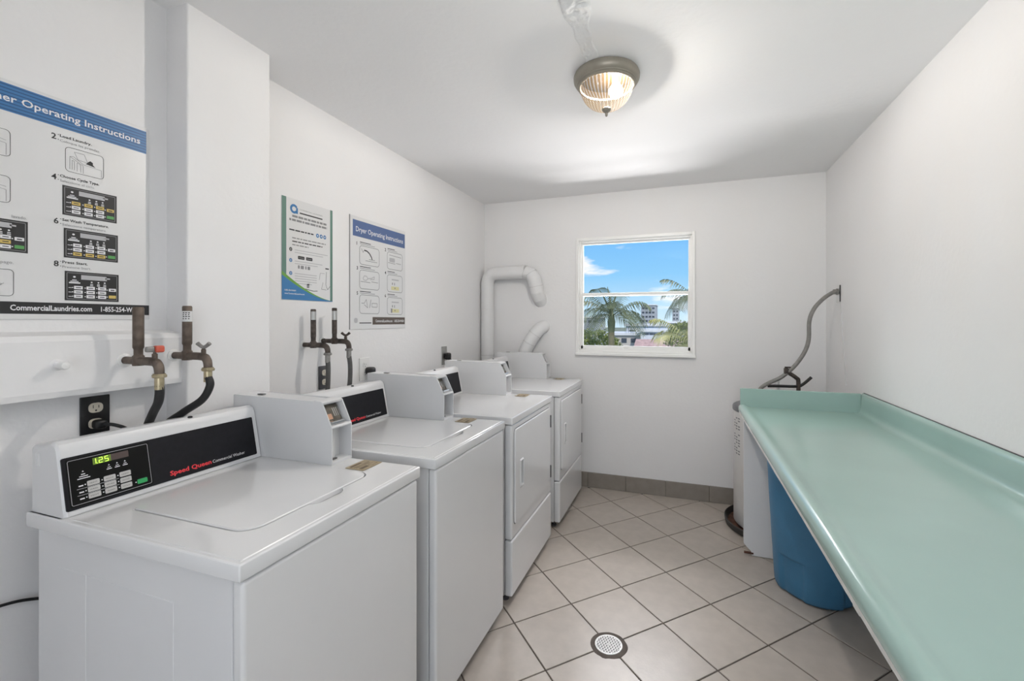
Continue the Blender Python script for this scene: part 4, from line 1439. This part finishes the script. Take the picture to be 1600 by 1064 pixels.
# ================================================================== water spigots and hoses
def spigot(y, z, xw, xt, xs, ztop, label, pm_, nut_m, handle, rz=0.0135):
    r_ = thing('water_spigot', label, 'faucet', (xw, y, z), 'hose spigots on the left wall')
    MB().tube([(xw - 0.004, y, z), (xt, y, z), (xs - 0.024, y, z - 0.001), (xs - 0.006, y, z - 0.010), (xs, y, z - 0.026), (xs, y, z - 0.046)], [0.010, 0.012, 0.0125, 0.0125, 0.012, 0.0115], 14, 6).build('body', pm_, r_, smooth=60)
    MB().lathe([(0.0, 0.0), (0.020, 0.0), (0.020, 0.003), (0.012, 0.006)], (xw, y, z), 18, axis='x').build('escutcheon', M_WHITEPL, r_, smooth=40)
    rs_ = MB().lathe([(0.0135, -0.014), (0.0145, -0.012), (0.0145, 0.014), (0.011, 0.018), (0.011, 0.034), (rz, 0.040), (rz, ztop - z - 0.004), (rz - 0.002, ztop - z), (0.0, ztop - z)],
                     (xt, y, z), 18).build('air_chamber', pm_, r_, smooth=40)
    MB().lathe([(0.0155, -0.034), (0.018, -0.032), (0.018, -0.026), (0.0155, -0.024), (0.0155, -0.022)], (xs, y, z - 0.012), 8).lathe(
        [(0.0115, -0.068), (0.0115, -0.034)], (xs, y, z - 0.012), 14).build('coupling', nut_m, r_, smooth=35)
    hb = MB().lathe([(0.007, 0.0), (0.007, 0.016), (0.004, 0.018), (0.004, 0.026)], (xs - 0.020, y, z + 0.006), 10).build('bonnet', pm_, r_, smooth=40)
    hz = z + 0.034
    if handle == 'none':
        pass
    elif handle == 'red':
        MB().rbox((xs - 0.031, y - 0.001, hz - 0.008), (xs - 0.010, y + 0.022, hz + 0.012), 0.005, 3).build('handle', M_REDPLASTIC, r_, wnorm=True)
        MB().rbox((xs - 0.029, y - 0.022, hz - 0.006), (xs - 0.015, y - 0.001, hz + 0.010), 0.004, 3).build('handle', M_ZINC, r_, wnorm=True)
    else:
        hm = MB()
        for s in (-1, 1):
            hm.tube([(xs - 0.020 + 0.0 * s, y, hz - 0.006), (xs - 0.020 + s * 0.010, y + s * 0.003, hz), (xs - 0.020 + s * 0.019, y + s * 0.006, hz + 0.008)], [0.006, 0.0055, 0.0065], 10, 4)
        hm.build('handle', M_ZINC if handle == 'zinc' else pm_, r_, smooth=60)
    return rs_


a1 = spigot(0.846, 1.272, -1.590, -1.527, -1.434, 1.431, 'brown spigot with a red handle on the pipe chase in front of the washer poster', M_PIPE, M_BRASS, 'red')
a2 = spigot(0.981, 1.277, -1.590, -1.527, -1.431, 1.439, 'brown spigot with a paper sticker on its riser beside the wall pillar', M_PIPE, M_BRASS, 'zinc')
a3 = spigot(1.627, 1.276, XL, -1.663, -1.577, 1.446, 'dark rusty spigot below the green and blue poster, left one of its pair', M_PIPEDK, M_ZINC, 'none', 0.012)
a4 = spigot(1.741, 1.290, XL, -1.645, -1.556, 1.455, 'dark rusty spigot nearer the dryer poster, right one of its pair', M_PIPEDK, M_ZINC, 'wing', 0.012)


def sticker(par, cx, cy, z0, z1, r_, m_, a0, a1_):
    mb = MB()
    n = 8
    pts0, pts1 = [], []
    for k in range(n + 1):
        a = R(a0 + (a1_ - a0) * k / n)
        pts0.append((cx + r_ * math.cos(a), cy + r_ * math.sin(a), z0))
        pts1.append((cx + r_ * math.cos(a), cy + r_ * math.sin(a), z1))
    mb.add(pts0 + pts1, [(k, k + 1, n + 2 + k, n + 1 + k) for k in range(n)])
    return mb.build('sticker', m_, par)


sticker(a2, -1.527, 0.981, 1.388, 1.422, 0.0139, M_SHEET, -120, 40)
sticker(a3, -1.663, 1.627, 1.395, 1.435, 0.0124, M_STEEL, -100, 20)
sticker(a4, -1.645, 1.741, 1.395, 1.440, 0.0124, M_STEEL, -120, 40)
si = MB()
for k, z in enumerate((1.396, 1.403, 1.409, 1.415)):
    for q in range(3):
        a0_, a1_ = R(-85 + q * 30), R(-85 + q * 30 + 16 + 6 * (k % 2))
        rr = 0.0142
        si.add([(-1.527 + rr * math.cos(a0_), 0.981 + rr * math.sin(a0_), z), (-1.527 + rr * math.cos(a1_), 0.981 + rr * math.sin(a1_), z),
                (-1.527 + rr * math.cos(a1_), 0.981 + rr * math.sin(a1_), z + 0.003), (-1.527 + rr * math.cos(a0_), 0.981 + rr * math.sin(a0_), z + 0.003)], [(0, 1, 2, 3)])
si.build('sticker_print', M_INK, a2)


def hose(path, r_, m_, label):
    o = MB().tube(path, r_, 12, 7).build('washer_hose', m_, None, smooth=60, org=path[-1])
    return tag(o, label, 'hose', 'washer fill hoses')


hose([(-1.434, 0.846, 1.204), (-1.436, 0.848, 1.180), (-1.452, 0.853, 1.150), (-1.500, 0.867, 1.112), (-1.558, 0.884, 1.050), (-1.578, 0.892, 0.95), (-1.582, 0.892, 0.70)],
     0.0115, M_BLACK, 'black hose hanging from the red-handled spigot behind the nearest washer')
hose([(-1.431, 0.981, 1.212), (-1.422, 0.981, 1.185), (-1.448, 0.974, 1.140), (-1.508, 0.955, 1.098), (-1.564, 0.938, 1.050), (-1.58, 0.935, 0.95), (-1.584, 0.935, 0.70)],
     0.0115, M_BLACK, 'black hose curving leftward from the spigot beside the wall pillar')
hose([(-1.577, 1.627, 1.208), (-1.575, 1.628, 1.17), (-1.578, 1.630, 1.11), (-1.586, 1.634, 1.02), (-1.600, 1.64, 0.70)], 0.0110, M_GREYHOSE,
     'grey hose hanging in front of the wall outlet below the middle poster')
hose([(-1.556, 1.741, 1.222), (-1.551, 1.744, 1.17), (-1.554, 1.746, 1.10), (-1.562, 1.746, 1.02), (-1.585, 1.75, 0.70)], 0.0110, M_GREYHOSE,
     'grey hose hanging from the right rusty spigot beside the dryer poster')

stub = thing('pipe_stub', 'white painted pipe stub sticking out of the chase below the washer poster', 'pipe', (-1.59, 0.695, 1.272))
MB().lathe([(0.016, 0.0), (0.010, 0.004), (0.009, 0.026)], (-1.590, 0.695, 1.272), 16, axis='x').build('stem', M_WALL, stub, smooth=50)
MB().lathe([(0.0, 0.024), (0.011, 0.024), (0.0115, 0.036), (0.009, 0.041), (0.0, 0.043)], (-1.590, 0.695, 1.272), 16, axis='x').build('end_cap', M_WHITEPL, stub, smooth=50)

# ================================================================== outlets and cords
def outlet(xw, y, z, plate_m, rec_m, label, w=0.070, h=0.116, single=False):
    r_ = thing('wall_outlet', label, 'outlet', (xw, y, z), 'wall outlets behind the machines')
    MB().rbox((xw + 0.0002, y - w / 2, z - h / 2), (xw + 0.006, y + w / 2, z + h / 2), 0.002, 2).build('plate', plate_m, r_, wnorm=True)
    op = Pl((xw + 0.006, y, z), (0, 1, 0), (0, 0, 1))
    for b in ((0.0,) if single else (0.0235, -0.0235)):
        rr = MB().pslab(op, rrect(-0.017, b - 0.0145, 0.017, b + 0.0145, 0.012, 6), -0.001, 0.0022).build('receptacle', rec_m, r_, smooth=40)
        sm = MB()
        sm.prect(op, -0.0075, b - 0.001, -0.0055, b + 0.0085, 0.0026).prect(op, 0.0055, b - 0.001, 0.0075, b + 0.007, 0.0026)
        sm.prr(op, -0.0025, b - 0.0105, 0.0025, b - 0.0055, 0.0022, 0.0026)
        sm.build('slot', M_INK, rr)
    return r_


outlet(XA, 0.812, 1.108, M_BLACKPL, M_IVORY, 'black double outlet on the alcove wall beneath the pipe chase')
outlet(XL, 1.752, 1.106, M_DARKGREY, M_IVORY, 'dark double outlet half hidden behind the grey hose under the middle poster')
outlet(XL, 2.048, 1.117, M_WHITEPL, M_WHITEPL, 'white outlet holding a black plug below the dryer poster', 0.082, 0.128)
outlet(XL, 2.925, 1.130, M_STEEL, M_DARKGREY, 'grey metal outlet nearest the back corner holding a dark plug', 0.074, 0.136, True)


def plug(pts, body_lo, body_hi, r_, label, m_=M_BLACKPL):
    t = thing('power_cord', label, 'power cord', pts[0], 'power cords')
    MB().rbox(body_lo, body_hi, min(b - a for a, b in zip(body_lo, body_hi)) * 0.32, 3).build('plug', m_, t, wnorm=True)
    MB().tube(pts, r_, 10, 6).build('cord', M_BLACK, t, smooth=60)
    return t


plug([(-1.634, 0.815, 1.083), (-1.615, 0.835, 1.078), (-1.600, 0.862, 1.055), (-1.600, 0.874, 1.00), (-1.605, 0.88, 0.80)], (-1.661, 0.799, 1.070), (-1.628, 0.827, 1.097), 0.005,
     'black cord plugged into the black outlet behind the nearest washer')
plug([(-1.690, 2.060, 1.100), (-1.672, 2.052, 1.090), (-1.664, 2.035, 1.060), (-1.664, 2.03, 0.98), (-1.664, 2.03, 0.80)], (-1.717, 2.042, 1.085), (-1.668, 2.088, 1.128), 0.011,
     'thick black cord and plug in the white outlet below the dryer poster')
plug([(-1.690, 2.935, 1.110), (-1.675, 2.935, 1.095), (-1.668, 2.935, 1.05), (-1.668, 2.935, 0.85)], (-1.717, 2.912, 1.098), (-1.672, 2.956, 1.150), 0.011,
     'thick dark cord and plug in the outlet nearest the back corner')
cb = MB().tube([(-1.655, 0.30, 0.690), (-1.655, 0.50, 0.668), (-1.655, 0.62, 0.660), (-1.655, 0.70, 0.632), (-1.650, 0.85, 0.56), (-1.64, 0.95, 0.40)], 0.004, 8, 6).build(
    'loose_cord', M_BLACK, None, smooth=60, org=(-1.64, 0.95, 0.40))
tag(cb, 'thin black cord along the lower wall left of the nearest washer', 'power cord', 'power cords')

# ================================================================== outdoors
M_GROUND = mat('distant_ground', (0.20, 0.22, 0.15), 0.9, var=0.3, vscale=0.05)
gnd = MB().box((-420, 6, -9.2), (300, 700, -9.0)).build('ground_outside', M_GROUND)
struct(gnd)
M_STUCCO = mat('white_stucco', (0.62, 0.64, 0.70), 0.8, var=0.04, vscale=0.6)
M_STUCCO2 = mat('grey_stucco', (0.34, 0.36, 0.40), 0.8, var=0.05, vscale=0.6)
M_BEIGE = mat('beige_stucco', (0.50, 0.46, 0.42), 0.8, var=0.05, vscale=0.6)
M_ROOFW = mat('white_flat_roof', (0.66, 0.67, 0.70), 0.7, var=0.05, vscale=0.8)
M_ROOFR = mat('faded_red_roof', (0.44, 0.30, 0.27), 0.8, var=0.22, vscale=3.0)
M_WINDK = mat('dark_far_window', (0.05, 0.06, 0.08), 0.25)


def building(name, label, x0, x1, y0, y1, z1, wall_m, roof_m, wins, gable=False, par=0.35):
    r_ = thing(name, label, 'building', ((x0 + x1) / 2, y0, -9.0))
    MB().box((x0, y0, -9.0), (x1, y1, z1)).build('wall', wall_m, r_)
    if gable:
        ym = (y0 + y1) / 2
        MB().prism([(y0 - 0.4, z1 - 0.1), (ym, z1 + gable), (y1 + 0.4, z1 - 0.1)], lambda p, q, t: (t, p, q), x0 - 0.4, x1 + 0.4).build('roof', roof_m, r_)
    else:
        MB().box((x0 - 0.25, y0 - 0.25, z1), (x1 + 0.25, y1, z1 + par)).build('roof', roof_m, r_)
    me = None
    for (a, b, w_, h_) in wins:
        m_ = MB().box((a, y0 - 0.08, b), (a + w_, y0 + 0.05, b + h_))
        m_.build('window', M_WINDK, r_)
    return r_


building('apartment_tower', 'grey apartment tower on the skyline behind the big palm', -14.6, -9.6, 160, 172, 6.9, M_STUCCO2, M_ROOFW,
         [(-14.2 + k * 1.15, 5.6 - q * 1.5, 0.75, 0.6) for k in range(4) for q in range(6)])
building('office_block', 'pale low block at the left of the skyline', -33.0, -25.6, 140, 150, 2.4, M_STUCCO2, M_ROOFW,
         [(-32.6 + k * 1.6, 0.9, 1.0, 0.7) for k in range(4)])
building('apartment_tower', 'small grey tower on the right of the skyline', -5.0, -2.2, 200, 210, 6.6, M_STUCCO2, M_STUCCO2,
         [(-4.6 + k * 1.2, 5.2 - q * 1.6, 0.7, 0.7) for k in range(2) for q in range(3)])
building('flat_roof_house', 'long white flat-roofed house behind the red roof', -9.2, -2.8, 74, 84, 0.55, M_STUCCO, M_ROOFW,
         [(-8.6 + k * 1.4, -0.45, 0.9, 0.35) for k in range(4)])
building('flat_roof_house', 'grey flat-roofed house on the right of the view', -3.0, 1.4, 84, 92, 1.0, M_STUCCO2, M_ROOFW,
         [(-2.6 + k * 1.2, -0.2, 0.8, 0.5) for k in range(3)])
building('flat_roof_house', 'white house with a dark band of windows in front of the skyline', -5.5, -1.0, 60, 68, -0.05, M_STUCCO, M_ROOFW,
         [(-5.2 + k * 0.85, -0.40, 0.72, 0.16) for k in range(5)] + [(-4.6, -1.55, 0.5, 0.5), (-3.6, -1.5, 0.9, 0.4)])
building('red_roof_house', 'low house with a faded red roof below the window', -4.4, -0.6, 43, 51, -1.75, M_BEIGE, M_ROOFR, [(-2.6, -1.4, 0.35, 0.3)], gable=1.25)
building('beige_house', 'beige house partly behind the big palm trunk', -10.5, -5.6, 62, 70, -0.6, M_BEIGE, M_ROOFW, [(-9.6 + k * 1.3, -1.6, 0.7, 0.6) for k in range(3)])


def leaf_mat(name, c, tr=0.35):
    m = bpy.data.materials.new(name)
    m.use_nodes = True
    nt = m.node_tree
    b = nt.nodes['Principled BSDF']
    b.inputs['Roughness'].default_value = 0.45
    oi = nt.nodes.new('ShaderNodeTexCoord')
    n_ = nt.nodes.new('ShaderNodeTexNoise')
    n_.inputs['Scale'].default_value = 1.6
    nt.links.new(oi.outputs['Object'], n_.inputs['Vector'])
    cr = nt.nodes.new('ShaderNodeValToRGB')
    cr.color_ramp.elements[0].position = 0.32
    cr.color_ramp.elements[0].color = (c[0] * 0.7, c[1] * 0.75, c[2] * 0.7, 1)
    cr.color_ramp.elements[1].position = 0.68
    cr.color_ramp.elements[1].color = (c[0] * 1.3, c[1] * 1.25, c[2] * 1.2, 1)
    nt.links.new(n_.outputs[0], cr.inputs[0])
    nt.links.new(cr.outputs[0], b.inputs['Base Color'])
    tl = nt.nodes.new('ShaderNodeBsdfTranslucent')
    nt.links.new(cr.outputs[0], tl.inputs[0])
    mx = nt.nodes.new('ShaderNodeMixShader')
    mx.inputs[0].default_value = tr
    nt.links.new(b.outputs[0], mx.inputs[1])
    nt.links.new(tl.outputs[0], mx.inputs[2])
    nt.links.new(mx.outputs[0], nt.nodes['Material Output'].inputs[0])
    return m


M_PALM = leaf_mat('grey_green_palm_leaf', (0.17, 0.20, 0.115), 0.22)
M_PALM2 = leaf_mat('yellow_green_palm_leaf', (0.34, 0.33, 0.12), 0.25)
M_BUSH = leaf_mat('bush_leaf', (0.22, 0.26, 0.08))
M_TRUNK = mat('palm_trunk_bark', (0.30, 0.25, 0.15), 0.85, var=0.2, vscale=5)


def frond_mesh(L, droop, rise, seed, material):
    rn = random.Random(seed)
    m_ = MB()
    n = 26
    sp = []
    for k in range(n + 1):
        t = k / n
        sp.append(Vector((L * (t - 0.16 * t * t * droop), 0, L * (rise * t - droop * 0.62 * t * t))))
    for k in range(n):
        w0 = 0.045 * (1 - k / n) + 0.008
        w1_ = 0.045 * (1 - (k + 1) / n) + 0.008
        p, q = sp[k], sp[k + 1]
        m_.add([(p.x, -w0, p.z), (p.x, w0, p.z), (q.x, w1_, q.z), (q.x, -w1_, q.z)], [(0, 1, 2, 3)])
    for k in range(3, n + 1):
        t = k / n
        p = sp[k]
        d = (sp[k] - sp[k - 1]).normalized()
        ll = L * 0.40 * (math.sin(math.pi * min(1, 0.12 + t * 0.84)) ** 0.7) * rn.uniform(0.85, 1.1)
        for s in (-1, 1):
            for sub in (0.0,):
                b0 = p - d * (L / n) * sub
                out = Vector((d.x * 0.55, s * 0.80, d.z * 0.55 + 0.05)).normalized()
                mid = b0 + out * ll * 0.5 + Vector((0, 0, -0.04 * ll))
                tip = b0 + out * ll * 0.88 + Vector((0, 0, -ll * rn.uniform(0.34, 0.62)))
                w_ = 0.025 * L / 2.2
                wd = d * w_
                m_.add([b0 - wd * 0.6, b0 + wd * 0.6, mid + wd, mid - wd, tip], [(0, 1, 2, 3), (3, 2, 4)])
    me = bpy.data.meshes.new('frond')
    me.from_pydata([tuple(v) for v in m_.v], [], m_.f)
    me.update()
    me.materials.append(material)
    return me


def palm(label, loc, L, n, leafm, seed, spear=True, trunk_r=0.16, tilt=(0, 0)):
    rn = random.Random(seed)
    r_ = thing('palm_tree', label, 'tree', (loc[0], loc[1], -9.0), 'palm trees outside the window')
    MB().tube([(loc[0] + tilt[0], loc[1] + tilt[1], -9.0), (loc[0] + tilt[0] * 0.4, loc[1], loc[2] - 4.0), (loc[0], loc[1], loc[2] - 0.3), (loc[0], loc[1], loc[2] + 0.1)],
              [trunk_r * 1.3, trunk_r, trunk_r * 0.95, trunk_r * 0.5], 12, 8).build('trunk', M_TRUNK, r_, smooth=60)
    MB().tube([(loc[0], loc[1], loc[2] - 0.8), (loc[0], loc[1], loc[2] - 0.25), (loc[0] + 0.02, loc[1], loc[2] + 0.25)], [trunk_r * 0.95, trunk_r * 1.25, trunk_r * 0.5], 10, 4).build('crown_shaft', leafm, r_, smooth=60)
    meshes = [frond_mesh(L, dp, rs, seed * 10 + k, leafm) for k, (dp, rs) in enumerate(((1.20, 0.95), (1.40, 0.72), (1.30, 0.42), (1.10, 1.20)))]
    for k in range(n):
        me = meshes[k % 4]
        o = bpy.data.objects.new('frond', me)
        o.rotation_euler = (rn.uniform(-0.25, 0.25), 0, 2 * math.pi * k / n + rn.uniform(-0.15, 0.15))
        o.location = (0, 0, loc[2] + 9.0 + rn.uniform(-0.10, 0.10))
        COL.objects.link(o)
        o.parent = r_
    if spear:
        for dx_, hh in ((-0.10, 1.5), (0.14, 1.2)):
            MB().tube([(loc[0], loc[1], loc[2]), (loc[0] + dx_ * 0.5, loc[1], loc[2] + hh * 0.5), (loc[0] + dx_ * 2, loc[1], loc[2] + hh)], [0.05, 0.05, 0.012], 6, 4).build('spear_leaf', leafm, r_, smooth=60)
    return r_


palm('large grey-green palm with drooping fronds at the left of the window view', (-3.45, 22.0, 1.60), 2.30, 15, M_PALM, 3)
palm('grey-green palm cut off by the right edge of the window view', (0.50, 15.5, 2.05), 1.5, 14, M_PALM, 5, False)
palm('yellowing palm low in the right corner of the window view', (0.36, 12.5, 0.58), 1.5, 14, M_PALM2, 9, False)


def leafy(label, c, rx, rz, n, material, seed):
    rn = random.Random(seed)
    r_ = thing('leafy_tree', label, 'tree', (c[0], c[1], -9.0), 'leafy trees outside the window')
    MB().tube([(c[0], c[1], -9.0), (c[0] + 0.1, c[1], c[2])], [0.22, 0.10], 8).build('trunk', M_TRUNK, r_, smooth=60)
    m_ = MB()
    for k in range(n):
        th, ph = rn.uniform(0, 2 * math.pi), math.acos(rn.uniform(-0.5, 1))
        rr = rn.uniform(0.75, 1.0) * (1 + 0.25 * mnoise.noise(Vector((math.cos(th) * 2, math.sin(th) * 2, ph * 2 + seed))))
        p = Vector((c[0] + rx * rr * math.sin(ph) * math.cos(th), c[1] + rx * rr * math.sin(ph) * math.sin(th), c[2] + rz * rr * math.cos(ph)))
        u = Vector((rn.gauss(0, 1), rn.gauss(0, 1), rn.gauss(0, 1))).normalized()
        v = u.cross(Vector((rn.gauss(0, 1), rn.gauss(0, 1), rn.gauss(0, 1)))).normalized()
        s = rn.uniform(0.07, 0.13)
        m_.add([p - u * s, p + v * s * 0.5, p + u * s, p - v * s * 0.5], [(0, 1, 2, 3)])
    o = m_.build('foliage', material, r_)
    return r_


leafy('bushy olive tree at the lower left of the window view', (-5.2, 26.0, -0.35), 1.9, 1.2, 3200, M_BUSH, 2)
leafy('bright green bush behind the right-hand palms', (-0.1, 34.0, 0.1), 1.3, 1.2, 2200, M_BUSH, 6)

for o in scene.objects:
    base_name = o.name.split('.')[0]
    if o.type == 'MESH' and o.parent is not None and (base_name.endswith('_print') or base_name in ('header_stripes', 'key_lettering')):
        o['kind'] = 'stuff'
